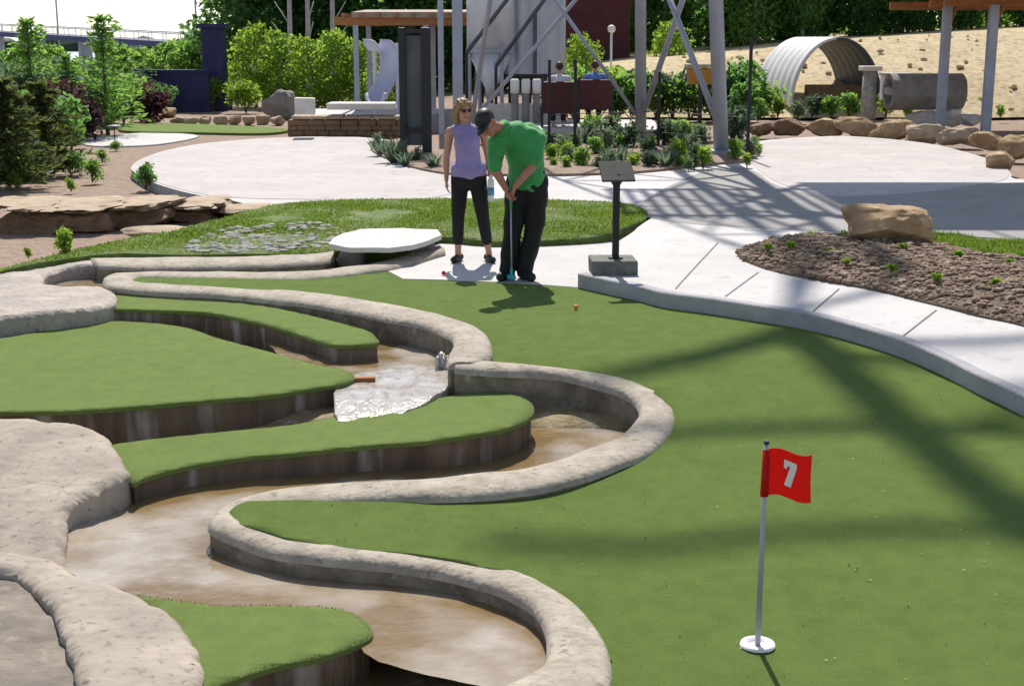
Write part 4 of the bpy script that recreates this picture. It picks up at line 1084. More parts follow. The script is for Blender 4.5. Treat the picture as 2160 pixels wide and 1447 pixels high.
# ------------------------------------------------------------------ garden under the tower
g_poly = spl([xy(atf(a, b, zp)) for a, b in [(786, 322), (800, 305), (900, 290), (1100, 285), (1300, 282), (1500, 285), (1590, 300), (1605, 322), (1580, 340), (1480, 352), (1350, 366), (1200, 372), (1140, 372), (1000, 372), (930, 368), (850, 350)]], 4, True)
tag(sheet('garden_bed', g_poly, lambda x, y: zp(y) + .04 + .04 * min(1, edge_dist(x, y, g_poly) / .5), 'mulch', .5, .06), kind='structure')
gp = []
for px, by, hp, kd in [(805, 330, 45, 'agave'), (830, 345, 60, 'agave'), (855, 352, 40, 'agave'), (880, 345, 34, 'sage'), (795, 318, 36, 'sage'), (915, 358, 40, 'agave'),
                       (1165, 345, 42, 'bright'), (1195, 362, 34, 'bright'), (1230, 358, 50, 'mid'), (1262, 362, 34, 'sage'), (1290, 352, 36, 'sage'), (1215, 320, 40, 'sage'), (1250, 300, 60, 'mid'), (1285, 305, 66, 'sage'),
                       (1320, 318, 60, 'blue'), (1180, 318, 35, 'mid'), (1340, 355, 34, 'bright'), (1372, 358, 42, 'blue'), (1405, 356, 50, 'agave'), (1432, 350, 56, 'bright'), (1465, 345, 44, 'sage'), (1492, 350, 36, 'mid'),
                       (1400, 315, 62, 'blue'), (1435, 310, 60, 'mid'), (1480, 312, 50, 'sage'), (1550, 342, 52, 'mid'), (1580, 335, 42, 'sage'), (1545, 300, 80, 'blue'), (1560, 260, 90, 'dark'), (1600, 330, 26, 'bright')]:
    gp.append((px, by, hp, kd))
rg = random.Random(5)
for i in range(46):
    px = rg.uniform(1150, 1590); by = rg.uniform(292, 362)
    gp.append((px, by, rg.uniform(24, 52), rg.choice(['sage', 'sage', 'bright', 'mid', 'blue', 'agave'])))
gp.sort()
nm = {'agave': ('agave', 'pale spiky agave'), 'sage': ('sage_plant', 'grey green bushy plant'), 'bright': ('leafy_plant', 'bright yellow green plant'), 'mid': ('garden_shrub', 'mid green shrub'), 'blue': ('garden_shrub', 'blue green shrub'), 'dark': ('garden_shrub', 'dark tall shrub')}
cnt = {}; tot = {}
for g in gp: tot[g[3]] = tot.get(g[3], 0) + 1
for px, by, hp, kd in gp:
    cnt[kd] = cnt.get(kd, 0) + 1
    p = atf(px, by, zp); h = hp * p.y / F * 1.05
    lab = '%s %s from the left in the bed under the lattice tower' % (ORD[cnt[kd] - 1], nm[kd][1]) if tot[kd] > 1 else '%s at the right end of the bed under the lattice tower' % nm[kd][1]
    if kd == 'agave': place('agave', lambda: tuft('agave', .5, .9, 'agave', 'x', 'agave', 46, .03), p, h / .5, lab, group='agaves in the tower bed')
    else:
        lm = {'sage': 'leaf_sage', 'bright': 'leaf_bright', 'mid': 'leaf_mid', 'blue': 'leaf_blue', 'dark': 'leaf_dark'}[kd]
        place('g' + kd, lambda: shrub(nm[kd][0], .5, .55, lm, 'x', 'plant', 420, .04), p, h / .5, lab, group='plants in the tower bed')
# black garden fence
t = thing('garden_fence', (at(1380, 335, .3)), 'thin black post and wire fence around the bed under the tower', 'fence')
posts = [at(a, b, .3) for a, b in ((1158, 330), (1212, 325), (1388, 318), (1576, 338))]; tops = (1.75, 1.75, 1.5, 2.15)
for p, h in zip(posts, tops): mb = MB(); mb.box((p.x, p.y, .3 + h / 2), (.055, .055, h)); mb.build('post', 'black', t)
mb = MB()
for (p, h), (q, g) in zip(zip(posts, tops), list(zip(posts, tops))[1:]):
    for z in (.35, .75): mb.tube([p + Vector((0, 0, z)), q + Vector((0, 0, z))], .008, 5)
mb.build('wire', 'black', t)

# ------------------------------------------------------------------ far seating: chairs, bollards, table
def chair(loc, lab, first=[None]):
    if first[0] is None:
        t = thing('lounge_chair', loc, lab, 'chair', 'maroon lounge chairs by the silo')
        mb = MB(); mb.box((0, 0, .62), (.74, .08, .66), 0, rad(8)); bevel(mb.build('backrest', 'maroon', t, local=True), .02)
        mb = MB(); mb.box((0, .36, .42), (.74, .64, .12)); bevel(mb.build('seat', 'maroon', t, local=True), .02)
        for sx in (-.36, .36):
            for sy in (0, .66): mb = MB(); mb.box((sx, sy, .2 if sy else .5), (.05, .05, .4 if sy else 1.0)); mb.build('leg', 'black', t, local=True)
            mb = MB(); mb.box((sx, .34, .62), (.07, .7, .05)); mb.build('armrest', 'black', t, local=True)
        first[0] = t; return t
    o = copy_tree(first[0]); o.location = loc; o['label'] = lab; return o
p1 = atY(1180, 240, 29.5); p2 = atY(1256, 222, 31)
c1 = chair((p1.x, 29.5, p1.z - .29), 'maroon lounge chair with wooden frame seen from behind, nearer one'); c2 = chair((p2.x, 31, p2.z - .29), 'maroon lounge chair behind the plants, farther one')
mb = MB(); mb.box(((p1.x + p2.x) / 2 + .1, 30.6, (.17 + min(p1.z, p2.z) - .29) / 2), (3.4, 3.6, min(p1.z, p2.z) - .29 - .17)); ter = mb.build('terrace', 'concrete'); tag(ter, kind='structure')
seat_floor = min(p1.z, p2.z) - .29
for c in (c1, c2): c.location.z = seat_floor
t = thing('side_table', (p1.x + .1, 31.6, seat_floor), 'small tan table in front of the nearer maroon chair', 'table')
mb = MB(); mb.box((p1.x - .12, 31.3, seat_floor + .66), (.7, .5, .05)); mb.build('tabletop', 'ledgetop', t)
for sx in (-.3, .3):
    for sy in (-.2, .2): mb = MB(); mb.box((p1.x - .12 + sx, 31.3 + sy, seat_floor + .32), (.05, .05, .63)); mb.build('leg', 'black', t)
for i, px in enumerate((1086, 1109, 1132)):
    p = atY(px, 240, 31); t = thing('bollard', (p.x, 31, .17), ['leftmost', 'middle', 'rightmost'][i] + ' of three white capped bollards under the silo', 'bollard', 'white capped bollards under the silo')
    mb = MB(); mb.tube([(p.x, 31, .17), (p.x, 31, 1.25)], .085, 12); mb.build('post', 'greyrock', t, smooth=True)
    mb = MB(); mb.tube([(p.x, 31, 1.25), (p.x, 31, 1.52), (p.x, 31, 1.56)], [.1, .1, .07], 12); mb.build('cap', 'white', t, smooth=True)
a = atY(1055, 215, 31.4); b = atY(1150, 215, 31.4)
mb = MB(); mb.box(((a.x + b.x) / 2, 32.6, .55), (1.9, .7, .8), 0, j=.03); tag(bevel(mb.build('stone_counter', 'whitestone', base=True), .02), 'long white stone ledge in front of the bollards under the silo', 'stone slab')
# ochre box on a post
p = atY(1478, 178, 29); q = atY(1452, 145, 29); r2 = atY(1506, 145, 29)
t = thing('feeder_box', (p.x, 29, .3), 'ochre wooden box with pale lid on a post beside the tower leg', 'box')
mb = MB(); mb.box((p.x, 29, (p.z + q.z) / 2), (r2.x - q.x, .4, q.z - p.z)); mb.build('body', 'ochre', t)
mb = MB(); mb.box((p.x, 29, q.z + .05), (r2.x - q.x + .1, .5, .07)); mb.build('lid', 'ledgetop', t)
mb = MB(); mb.box((p.x, 29, (.3 + p.z) / 2), (.08, .08, p.z - .3)); mb.build('post', 'black', t)

# dark maroon barn behind
Yb = 52
a = atY(1196, 90, Yb); b = atY(1330, 20, Yb)
t = thing('maroon_barn', ((a.x + b.x) / 2, Yb + 2, .3), 'dark maroon shed among the trees, between the silo and the tower', 'shed')
mb = MB(); mb.box(((a.x + b.x) / 2, Yb + 2, 2.2), (b.x - a.x, 4, 4.2)); mb.build('wall', 'barn', t)
mb = MB(); w = (b.x - a.x) / 2 + .3; z0 = 4.32
cx0 = (a.x + b.x) / 2
mb.add([(cx0 - w, Yb - .3, z0), (cx0 + w, Yb - .3, z0), (cx0 + w, Yb + 4.3, z0), (cx0 - w, Yb + 4.3, z0), (cx0 - w, Yb + 2, z0 + 1.3), (cx0 + w, Yb + 2, z0 + 1.3)], [(0, 1, 5, 4), (2, 3, 4, 5), (0, 4, 3), (1, 2, 5), (0, 3, 2, 1)])
mb.build('roof', 'steeldark', t)
mb = MB(); mb.box((cx0, Yb - .03, 1.1), (.8, .06, 1.7)); mb.build('door', 'black', t)
p = atY(1290, 62, 46); mb = MB(); mb.blob((p.x, 46, p.z), (.13, .13, .13), 3, .05, 1, 1); mb.tube([(p.x, 46, .4), (p.x, 46, p.z)], .04, 6)
tag(mb.build('globe_lamp', 'white', base=True, smooth=True), 'white globe lamp on a post before the maroon shed', 'lamp')

# ------------------------------------------------------------------ right side: culvert arch, logs, pavilion, rocks
Ya = 40
c0 = atY(1745, 205, Ya); xl = atY(1652, 190, Ya).x; xr = atY(1850, 190, Ya).x; zt = atY(1745, 84, Ya).z
R1 = (xr - xl) / 2; cxa = (xl + xr) / 2; z0 = .55
t = thing('culvert_arch', (cxa, Ya + 1.0, z0), 'half round corrugated metal arch, coloured white as sunlit and dark as shaded, on the hillside foot', 'arch')
for nm_, a0, a1, m in (('sunlit_shell', math.pi, math.pi * .52, 'white'), ('shaded_shell', math.pi * .52, 0, 'steeldark')):  # sunlit outside white, shaded inside dark: the lighting is put into the colours
    mb = MB(); vs = []; fs = []; K = 22; J = 26
    for i in range(K + 1):
        an = a0 + (a1 - a0) * i / K
        for j in range(J + 1):
            rr = 1 + .012 * math.sin(j * 1.6)
            vs.append((cxa + .2 - .62 * j / J + R1 * .93 * rr * math.cos(an), Ya + 2.6 * j / J, z0 + (zt - z0) * rr * math.sin(an)))
    for i in range(K):
        for j in range(J): q = i * (J + 1) + j; fs.append((q, q + 1, q + J + 2, q + J + 1))
    mb.add(vs, fs); o = mb.build(nm_.replace('sunlit_shell', 'lit_shell'), m, t, smooth=True); s = o.modifiers.new('s', 'SOLIDIFY'); s.thickness = .06
mb = MB(); p = atY(1765, 182, 40.6); mb.box((p.x, 41, p.z - .2), (1.6, .7, .45), 0, j=.05)
tag(bevel(mb.build('stone_bench', 'ledge', base=True), .03), 'brown stone ledge under the culvert arch', 'stone slab')
def cyl_log(px, py, Y, r, lab, name, m, ln, rz, cat):
    p = atY(px, py, Y); t = thing(name, (p.x, Y, .4), lab, cat)
    mb = MB(); dx, dy = math.cos(rz), math.sin(rz); vs = []; fs = []; n = 28
    for s, rr in ((-1, r), (1, r), (1, r * .72), (-1, r * .72)):
        for k in range(n):
            a = 2 * math.pi * k / n; w = 1 + .05 * noise.noise(Vector((math.cos(a) * 2, math.sin(a) * 2, Y)))
            vs.append((p.x + dx * ln / 2 * s - dy * math.cos(a) * rr * w, Y + dy * ln / 2 * s + dx * math.cos(a) * rr * w, p.z + math.sin(a) * rr * w))
    for L in range(4):
        for k in range(n): a = L * n + k; b = L * n + (k + 1) % n; c = ((L + 1) % 4) * n; fs.append((a, b, c + (k + 1) % n, c + k))
    mb.add(vs, fs); mb.build('shell', m, t, smooth=False)
    return t, p
tl, pl = cyl_log(1950, 194, 36, .46, 'big weathered grey hollow log lying behind the pavilion posts', 'hollow_log', 'greyrock', 1.9, rad(4), 'log')
p = atY(1832, 215, 36); t = thing('weathered_post', (p.x, 36, .4), 'thick weathered grey post with white cap, left of the white crate', 'post')
q = atY(1832, 150, 36)
mb = MB(); mb.tube([(p.x, 36, .4), (p.x, 36, q.z)], [.2, .18], 12); mb.build('shaft', 'pebblegrey', t, smooth=True)
mb = MB(); mb.box((p.x, 36, q.z + .06), (.5, .5, .12)); bevel(mb.build('cap', 'whitestone', t), .02)
p = atY(1893, 212, 36.3); q = atY(1893, 160, 36.3); t = thing('white_crate', (p.x, 36.3, .4), 'pale boxy crate with grey lid between the weathered post and the hollow log', 'crate')
mb = MB(); mb.box((p.x, 36.5, (q.z + p.z) / 2), (.72, .5, q.z - p.z)); bevel(mb.build('box', 'white', t), .02)
mb = MB(); mb.box((p.x, 36.5, q.z + .03), (.78, .56, .06)); mb.box((p.x, 36.24, (q.z + p.z) / 2 + .1), (.5, .03, .2)); mb.build('lid', 'steel', t)
# pavilion
Yp = 33.5
t = thing('timber_pavilion', atY(2085, 270, Yp), 'timber roofed pavilion on steel posts at the top right corner', 'pavilion')
x0 = atY(1952, 10, Yp).x
zr = atY(2000, 12, Yp).z
for px, Y in ((1987, Yp), (2084, 32.4), (2290, Yp), (2200, 37)):
    p = atY(px, 200, Y); mb = MB(); mb.box((p.x, Y, (zr + .2) / 2), (.2, .2, zr - .2)); bevel(mb.build('post', 'steel', t), .015)
mb = MB(); mb.box((x0 + 3, Yp + 1, zr + .25), (6, 6.4, .16), 0, rad(2)); mb.build('roof', 'timber', t)
for y in (32.4, 33.5, 37): mb = MB(); mb.box((x0 + 3, y, zr + .06), (5.8, .16, .2)); mb.build('beam', 'timber', t)
for px, px2, Y in ((1992, 2022, Yp), (2090, 2120, 32.4)):
    mb = MB(); a = atY(px, 70, Y); b = atY(px2, 6, Y); mb.tube([a, b], .06, 4); mb.build('brace', 'timber', t)
for i, (px, by, wp, hp, m, lab) in enumerate([(1545, 288, 60, 22, 'tanrock', ''), (1605, 286, 60, 26, 'ledge', ''), (1670, 284, 70, 30, 'ledge', ''), (1738, 286, 76, 32, 'tanrock', ''), (1810, 288, 84, 36, 'tanrock', ''), (1888, 296, 92, 40, 'tanrock', ''),
        (1960, 300, 80, 34, 'ledgetop', ''), (2030, 306, 80, 36, 'ledgetop', ''), (2095, 318, 70, 36, 'tanrock', ''), (2150, 335, 70, 46, 'tanrock', ''), (2120, 362, 60, 40, 'tanrock', '')]):
    boulder(px, by, wp, hp, .55, m, '%s stone from the left in the tan boulder row behind the right plaza' % ORD[i], i + 60, z=.28, name='edging_stone', group='tan boulders edging the right plaza', sub=4, cat='edging stone')
for i, (px, by, wp, hp, lab) in enumerate([(1955, 262, 70, 28, 'pale boulder at the foot of the left pavilion post'), (2010, 262, 50, 32, 'pale boulder between the pavilion posts'), (2050, 266, 50, 22, 'pale low boulder beside the right pavilion post'), (2130, 235, 60, 40, 'tan boulder at the right edge below the hillside'), (2125, 180, 60, 24, 'pale boulder on the hillside at the right edge')]):
    boulder(px, by, wp, hp, .6, 'whitestone' if i < 3 else 'tanrock', lab, i + 80, z=.3)
rt = [(1560, 262, 44, 'blue'), (1600, 255, 50, 'mid'), (1640, 250, 44, 'bright'), (1680, 252, 40, 'sage'), (1712, 248, 50, 'blue'), (1755, 250, 50, 'mid'), (1790, 250, 56, 'mid'), (1830, 252, 40, 'bright'), (1868, 250, 54, 'bright'), (1915, 254, 40, 'bright'), (1935, 235, 30, 'mid'), (2065, 240, 36, 'mid'), (2110, 250, 28, 'bright'), (1590, 320, 34, 'mid'), (1700, 225, 44, 'sage'), (1745, 222, 40, 'sage')]
rt.sort()
for i, (px, by, hp, kd) in enumerate(rt):
    p = at(px, by, .3); h = hp * p.y / F * 1.05
    lm = {'sage': 'leaf_sage', 'bright': 'leaf_bright', 'mid': 'leaf_mid', 'blue': 'leaf_blue'}[kd]
    place('g' + kd, lambda: shrub(nm[kd][0], .5, .55, lm, 'x', 'plant', 420, .04), p, h / .5, '%s before the culvert and log, %s plant from the left' % (nm[kd][1], ORD[i]), group='plants behind the right plaza')
for i, (px, by, hp, lm) in enumerate([(1215, 200, 70, 'leaf_mid'), (1262, 205, 60, 'leaf_bright'), (1300, 200, 66, 'leaf_mid'), (1335, 196, 52, 'leaf_dark'), (1385, 200, 56, 'leaf_mid'), (1420, 205, 60, 'leaf_blue'), (1455, 200, 40, 'leaf_mid'), (1505, 200, 66, 'leaf_blue'), (1555, 196, 76, 'leaf_dark'), (1600, 196, 36, 'leaf_mid')]):
    p = at(px, by, .3); Y_ = 38.6; p = atY(px, by, Y_); h = hp * Y_ / F
    place('big' + lm, lambda: shrub('shrub', 1.0, 1.4, lm, 'x', 'shrub', 1100, .055), (p.x, Y_, .2), (h + p.z - .2) / 1.0, 'bush at the foot of the tan slope behind the tower legs, %s from the left' % ORD[i], group='bushes at the foot of the slope')
# weeds on the pebble bed
wd = [(1668, 528), (1750, 535), (1785, 560), (1880, 575), (1905, 530), (1975, 595), (2020, 545), (2100, 605), (2130, 560), (1620, 530)]; wd.sort()
for i, (px, py) in enumerate(wd):
    p = atf(px, py, lambda Y: zp(Y) + .1); place('weed', lambda: shrub('weed', .12, .16, 'leaf_bright', 'x', 'weed', 130, .022), p, R.uniform(.5, .85), 'small green weed among the pebbles, %s from the left' % ORD[i], group='weeds on the pebble bed')

# ------------------------------------------------------------------ background trees
bt = [(515, 200, 330, 56, 'dk'), (560, 205, 300, 58, 'dk'), (640, 205, 330, 60, 'dk'), (700, 205, 330, 58, 'dk'), (760, 205, 300, 60, 'dk'), (830, 205, 300, 60, 'dk'),
      (540, 195, 150, 47, 'br'), (590, 198, 140, 46, 'br'), (650, 195, 130, 45, 'br'), (705, 198, 140, 46, 'br'), (765, 198, 120, 46, 'br'), (820, 198, 120, 44, 'br'),
      (900, 205, 330, 62, 'dk'), (1000, 205, 330, 64, 'dk'), (1100, 205, 330, 64, 'dk'), (1225, 190, 130, 47, 'br'), (1330, 180, 300, 60, 'md'), (1250, 180, 330, 62, 'md'), (1400, 170, 300, 58, 'md'), (1470, 165, 300, 60, 'md'),
      (1410, 150, 130, 50, 'br'), (1530, 150, 300, 54, 'dk'), (1590, 140, 300, 52, 'md'), (1640, 135, 300, 55, 'dk'), (1690, 130, 260, 52, 'md'), (1740, 120, 280, 54, 'dk'), (1800, 115, 240, 53, 'dk'), (1850, 110, 260, 55, 'md'),
      (1900, 105, 240, 53, 'dk'), (1960, 100, 260, 54, 'md'), (2020, 95, 220, 53, 'dk'), (2080, 90, 240, 55, 'md'), (2150, 90, 230, 53, 'dk'), (2210, 90, 230, 55, 'md')]
bt.sort(); cnt = {}
wn = {'dk': 'dark tall tree in the background wood', 'br': 'bright yellow green young tree with pale trunk', 'md': 'mid green leafy tree in the background wood'}
for px, by, hp, Y, kd in bt:
    cnt[kd] = cnt.get(kd, 0) + 1
    p = atY(px, by, Y); z0 = .1 if px < 1250 else (max(.3, atY(px, [b for a, b in prof_px if a >= px][0] if px <= 2700 else 60, 47).z - .1) if Y > 47 else .3)
    h = (hp * Y / F) ; lab = '%s, %s of its kind from the left' % (wn[kd], ORD[cnt[kd] - 1])
    if kd == 'dk': place('tdk', lambda: deciduous('dark_tree', 6, 3.6, 'leaf_dark', 'bark', 'x', 'tree', 5200, .13, low=.04), (p.x, Y, z0), h / 6, lab, group='dark trees of the background wood')
    elif kd == 'md': place('tmd', lambda: deciduous('leafy_tree', 6, 3.8, 'leaf_mid', 'palebark', 'x', 'tree', 5200, .12, low=.03), (p.x, Y, z0), h / 6, lab, group='leafy trees of the background wood')
    else: place('tbr', lambda: deciduous('young_tree', 2.4, 1.7, 'leaf_bright', 'palebark', 'x', 'tree', 2200, .07, low=.05), (p.x, Y, z0 if z0 < .5 else .4), (h + .3) / 2.4, lab, group='bright young trees in front of the wood')
# undergrowth closing the wood
mb = MB()
for i in range(9000):
    x = R.uniform(-12.5, 32); y = R.uniform(60, 66); mb.leaf((x, y, R.uniform(0, 9) ** 1.0 * R.random() ** .3), R.uniform(.2, .45), .6)
tag(mb.build('far_wood', 'leaf_mid'), 'dense dark wood closing the view behind the trees', 'woods', kind='stuff')
# pale trunks seen in the left wood
for i, px in enumerate((610, 648, 700)):
    p = atY(px, 100, 50); mb = MB(); mb.tube([(p.x, 50, .1), (p.x + .05, 50, 3), (p.x + .1, 50, 6)], [.1, .085, .06], 8)
    for q in range(5): z = 2.2 + q * .7; mb.tube([(p.x + .03, 50, z), (p.x + R.uniform(-.7, .7), 50 + R.uniform(-.4, .4), z + .8)], [.03, .012], 5)
    tr = thing('bare_trunk_tree', (p.x, 50, .1), ['leftmost', 'middle', 'rightmost'][i] + ' of three pale bare trunks rising behind the bright young trees', 'tree', 'pale trunks in the left wood')
    mb.build('trunk', 'palebark', tr, smooth=True); cl = MB(); crown_clump(cl, (p.x, 50, 5.6), (.8, .8, .7), 260, .1); cl.build('crown', 'leaf_mid', tr)

# ------------------------------------------------------------------ people
def remesh(mb, vox, m, name, parent, smooth=6, fac=.5):
    tmp = mb.build('tmp_' + name, None, None)
    r = tmp.modifiers.new('r', 'REMESH'); r.mode = 'VOXEL'; r.voxel_size = vox; r.use_smooth_shade = True
    s = tmp.modifiers.new('s', 'SMOOTH'); s.iterations = smooth; s.factor = fac
    dg = bpy.context.evaluated_depsgraph_get()
    me = bpy.data.meshes.new_from_object(tmp.evaluated_get(dg)); me.name = name
    bpy.data.objects.remove(tmp)
    me.materials.clear(); me.materials.append(MATS[m])
    for p in me.polygons: p.use_smooth = True
    o = bpy.data.objects.new(name, me); COL.objects.link(o); o.parent = parent
    return o
def head(mb, c, q, s=1.0):
    """skull centre c, orientation q (face looks along local -Y)"""
    m = q.to_matrix(); P = lambda x, y, z: Vector(c) + m @ Vector((x, y, z)) * s
    mb.ell(P(0, .012, .03), (.074 * s, .092 * s, .088 * s), q); mb.ell(P(0, -.025, -.045), (.056 * s, .064 * s, .068 * s), q)
    mb.ell(P(0, -.062, -.088), (.026 * s, .022 * s, .02 * s), q)
    mb.cap(P(0, -.085, .022), P(0, -.108, -.022), .010 * s, .0155 * s, 10)
    mb.ell(P(0, -.082, -.062), (.024 * s, .010 * s, .009 * s), q); mb.ell(P(0, -.078, .038), (.05 * s, .014 * s, .012 * s), q)
    for sx in (-1, 1):
        mb.ell(P(.076 * sx, .012, -.005), (.011 * s, .020 * s, .032 * s), q); mb.ell(P(.038 * sx, -.062, -.022), (.022 * s, .016 * s, .018 * s), q)
    return P
def paint_face(o, P, q, s=1.0):
    o.data.materials.append(MATS['eye']); o.data.materials.append(MATS['lip'])
    e = [P(.030, -.082, .014), P(-.030, -.082, .014)]; lp_ = P(0, -.09, -.062)
    mi = q.to_matrix().inverted()
    for p in o.data.polygons:
        c = p.center
        for k in e:
            d = mi @ (c - k)
            if abs(d.x) < .014 and abs(d.z) < .007 and abs(d.y) < .03: p.material_index = 1
        d = mi @ (c - lp_)
        if abs(d.x) < .022 and abs(d.z) < .009 and abs(d.y) < .03: p.material_index = 2
def hand(mb, wrist, d, palm, thumb, curl=.5, s=1.0):
    """d = direction of the hand, palm = palm normal, thumb = side where the thumb leaves"""
    d = Vector(d).normalized(); t = Vector(thumb); t = (t - d * t.dot(d)).normalized(); pn = Vector(palm); pn = (pn - d * pn.dot(d) - t * pn.dot(t)).normalized()
    w = Vector(wrist); q = Matrix((t, pn, d)).transposed().to_quaternion()
    mb.ell(w + d * .05 * s, (.043 * s, .017 * s, .056 * s), q, 14, 8)
    for i, L in enumerate((.068, .078, .072, .056)):
        b = w + d * .085 * s + t * (.031 - .021 * i) * s
        c1 = (d * math.cos(curl) + pn * math.sin(curl)); c2 = (d * math.cos(curl * 2.1) + pn * math.sin(curl * 2.1)); c3 = (d * math.cos(curl * 2.9) + pn * math.sin(curl * 2.9))
        p1 = b + c1 * L * .45 * s; p2 = p1 + c2 * L * .33 * s; p3 = p2 + c3 * L * .24 * s
        mb.tube([b - d * .02 * s, b, p1, p2, p3], [.0088 * s, .0092 * s, .0085 * s, .0078 * s, .006 * s], 8)
    b = w + d * .03 * s + t * .03 * s; p1 = b + (d * .6 + t * .7 + pn * .3).normalized() * .035 * s; p2 = p1 + (d * .9 + t * .15 + pn * .5).normalized() * .03 * s
    mb.tube([b - d * .01 * s, b, p1, p2], [.012 * s, .0125 * s, .010 * s, .0075 * s], 8)
V = Vector
def foot(mb, an, yaw, s=1.0, tall=0):
    d = V((math.sin(yaw), -math.cos(yaw), 0)); a = V(an); q = Quaternion((0, 0, 1), yaw)
    mb.cap(V((a.x, a.y, .045)) - d * .05, V((a.x, a.y, .035)) + d * .13, .040 * s, .033 * s); mb.cap((a.x, a.y, .05), a, .036 * s, .040 * s)

# --- the man
mp = atf(1098, 592, zg); MO = V((mp.x, mp.y, zg(mp.y) + .006))
man = thing('person', MO, 'man in a green polo shirt and black trousers bending over his putter', 'person')
pel, bel, chs, upc_, nk = V((.06, .05, .95)), V((.05, .045, 1.1)), V((.01, .0, 1.27)), V((-.05, -.06, 1.36)), V((-.17, -.13, 1.42))
hc = V((-.305, -.205, 1.475)); hq = Quaternion((0, 0, 1), rad(-32)) @ Quaternion((1, 0, 0), rad(32)) @ Quaternion((0, 1, 0), rad(-12))
hq = Quaternion((0, 1, 0), rad(-22)) @ Quaternion((0, 0, 1), rad(-48)) @ Quaternion((1, 0, 0), rad(35))
sl, sr = V((-.225, -.12, 1.31)), V((.16, -.02, 1.31))
el_l, el_r = V((-.235, -.21, 1.06)), V((.115, -.14, 1.09))
wr_l, wr_r = V((-.135, -.205, .875)), V((-.055, -.2, .90))
hip = {-1: V((-.03, .05, .92)), 1: V((.15, .04, .92))}; kn = {-1: V((-.07, -.0, .5)), 1: V((.13, -.01, .5))}; ak = {-1: V((-.125, .05, .09)), 1: V((.04, .04, .09))}
mb = MB()
for a, b, ra, rb in ((pel, bel, .15, .145), (bel, chs, .145, .15), (chs, upc_, .15, .12), (upc_, nk, .085, .058), (nk, hc + V((.05, .03, -.03)), .056, .054), (upc_, sl, .09, .062), (upc_, sr, .10, .062)): mb.cap(a, b, ra, rb)
for s_, e_, w_ in ((sl, el_l, wr_l), (sr, el_r, wr_r)): mb.cap(s_, e_, .056, .042); mb.cap(e_, e_.lerp(w_, .35), .043, .042); mb.cap(e_.lerp(w_, .3), w_, .041, .028)
for k in (-1, 1): mb.cap(hip[k], kn[k], .085, .058); mb.cap(kn[k], ak[k], .055, .04); foot(mb, ak[k], rad(25 * k))
HP = head(mb, hc, hq, 1.02)
gd = V((.02, .06, -1)).normalized()
hand(mb, wr_l, (.35, .15, -.9), (.9, .1, .3), (-.1, -1, -.2), .75); hand(mb, wr_r, (-.25, .15, -.95), (-.9, .15, .2), (-.2, -1, -.1), .75)
mbody = remesh(mb, .0055, 'skin_man', 'body', man, 4); paint_face(mbody, HP, hq)
mb = MB()
for a, b, ra, rb in ((pel + V((0, 0, -.02)), bel, .178, .175), (bel, chs, .172, .176), (chs, upc_, .175, .138), (upc_, nk.lerp(upc_, .25), .105, .078), (upc_, sl, .11, .082), (upc_, sr, .122, .086)): mb.cap(a, b, ra, rb)
for s_, e_ in ((sl, el_l), (sr, el_r)): mb.cap(s_, s_.lerp(e_, .86), .08, .072)
mb.ell(V((.06, .06, 1.28)), (.16, .14, .19))
mb.cap(V((-.08, .0, 1.34)), V((.1, .06, 1.33)), .125, .125)
sh = remesh(mb, .008, 'shirt_green', 'polo_shirt', man, 22)
# sagging hem and folds
for v in sh.data.vertices:
    f = .008 * math.sin(v.co.z * 30 + v.co.x * 24 + 3 * noise.noise(v.co * 5)) * (.4 + abs(noise.noise(v.co * 4))) + .010 * noise.noise(V((v.co.x * 9, v.co.y * 9, v.co.z * 20))); v.co += v.normal * f
mb = MB(); m_ = nk.lerp(upc_, .25); mb.tube([m_ + V((-.02, -.015, .012)), m_ + V((-.05, -.035, .035))], [.088, .08], 18); col = mb.build('collar', 'shirt_green', sh, local=True, smooth=True)
mb = MB()
mb.cap(pel + V((0, .0, -.04)), pel + V((0, 0, .06)), .166, .166)
for k in (-1, 1):
    mb.cap(hip[k] + V((0, 0, -.02)), kn[k], .118, .092); mb.cap(kn[k], ak[k] + V((0, 0, -.0)), .091, .078)
tr = remesh(mb, .008, 'trousers', 'trousers', man, 4)
for v in tr.data.vertices: v.co += v.normal * (.006 * math.sin(v.co.z * 26 + v.co.y * 20) + .006 * noise.noise(v.co * 11))
for k in (-1, 1):
    mb = MB(); a = ak[k]; y = rad(25 * k); d = V((math.sin(y), -math.cos(y), 0))
    mb.cap(V((a.x, a.y, .05)) - d * .06, V((a.x, a.y, .042)) + d * .15, .052, .044); mb.cap(V((a.x, a.y, .06)), V((a.x, a.y, .1)), .05, .05)
    o = remesh(mb, .007, 'shoe_dark', 'shoe', man, 3)
    for v in o.data.vertices: v.co.z = max(v.co.z, .0)
mb = MB(); mb.ell(HP(0, .03, .035), (.083, .094, .078), hq); o = remesh(mb, .007, 'hair_brown', 'hair', man, 2)
mb = MB(); mb.ell(HP(0, .014, .058), (.089, .104, .082), hq, 20, 12); cp = mb.build('cap', 'black', man, local=True, smooth=True)
vs = []; fs = []
for i in range(13):
    a = -math.pi * .92 + math.pi * .84 * i / 12
    for r, z in ((1, .052), (1.85, .03)):
        vs.append(HP(.082 * math.cos(a) * (1 if r == 1 else .95), .085 * math.sin(a) * r * 1.0 + .0, z - (.012 * math.cos(a) ** 2 if r > 1 else 0)))
for i in range(12): fs.append((2 * i, 2 * i + 1, 2 * i + 3, 2 * i + 2))
mb = MB(); mb.add(vs, fs); o = mb.build('brim', 'black', cp, local=True, smooth=True); s = o.modifiers.new('s', 'SOLIDIFY'); s.thickness = .006
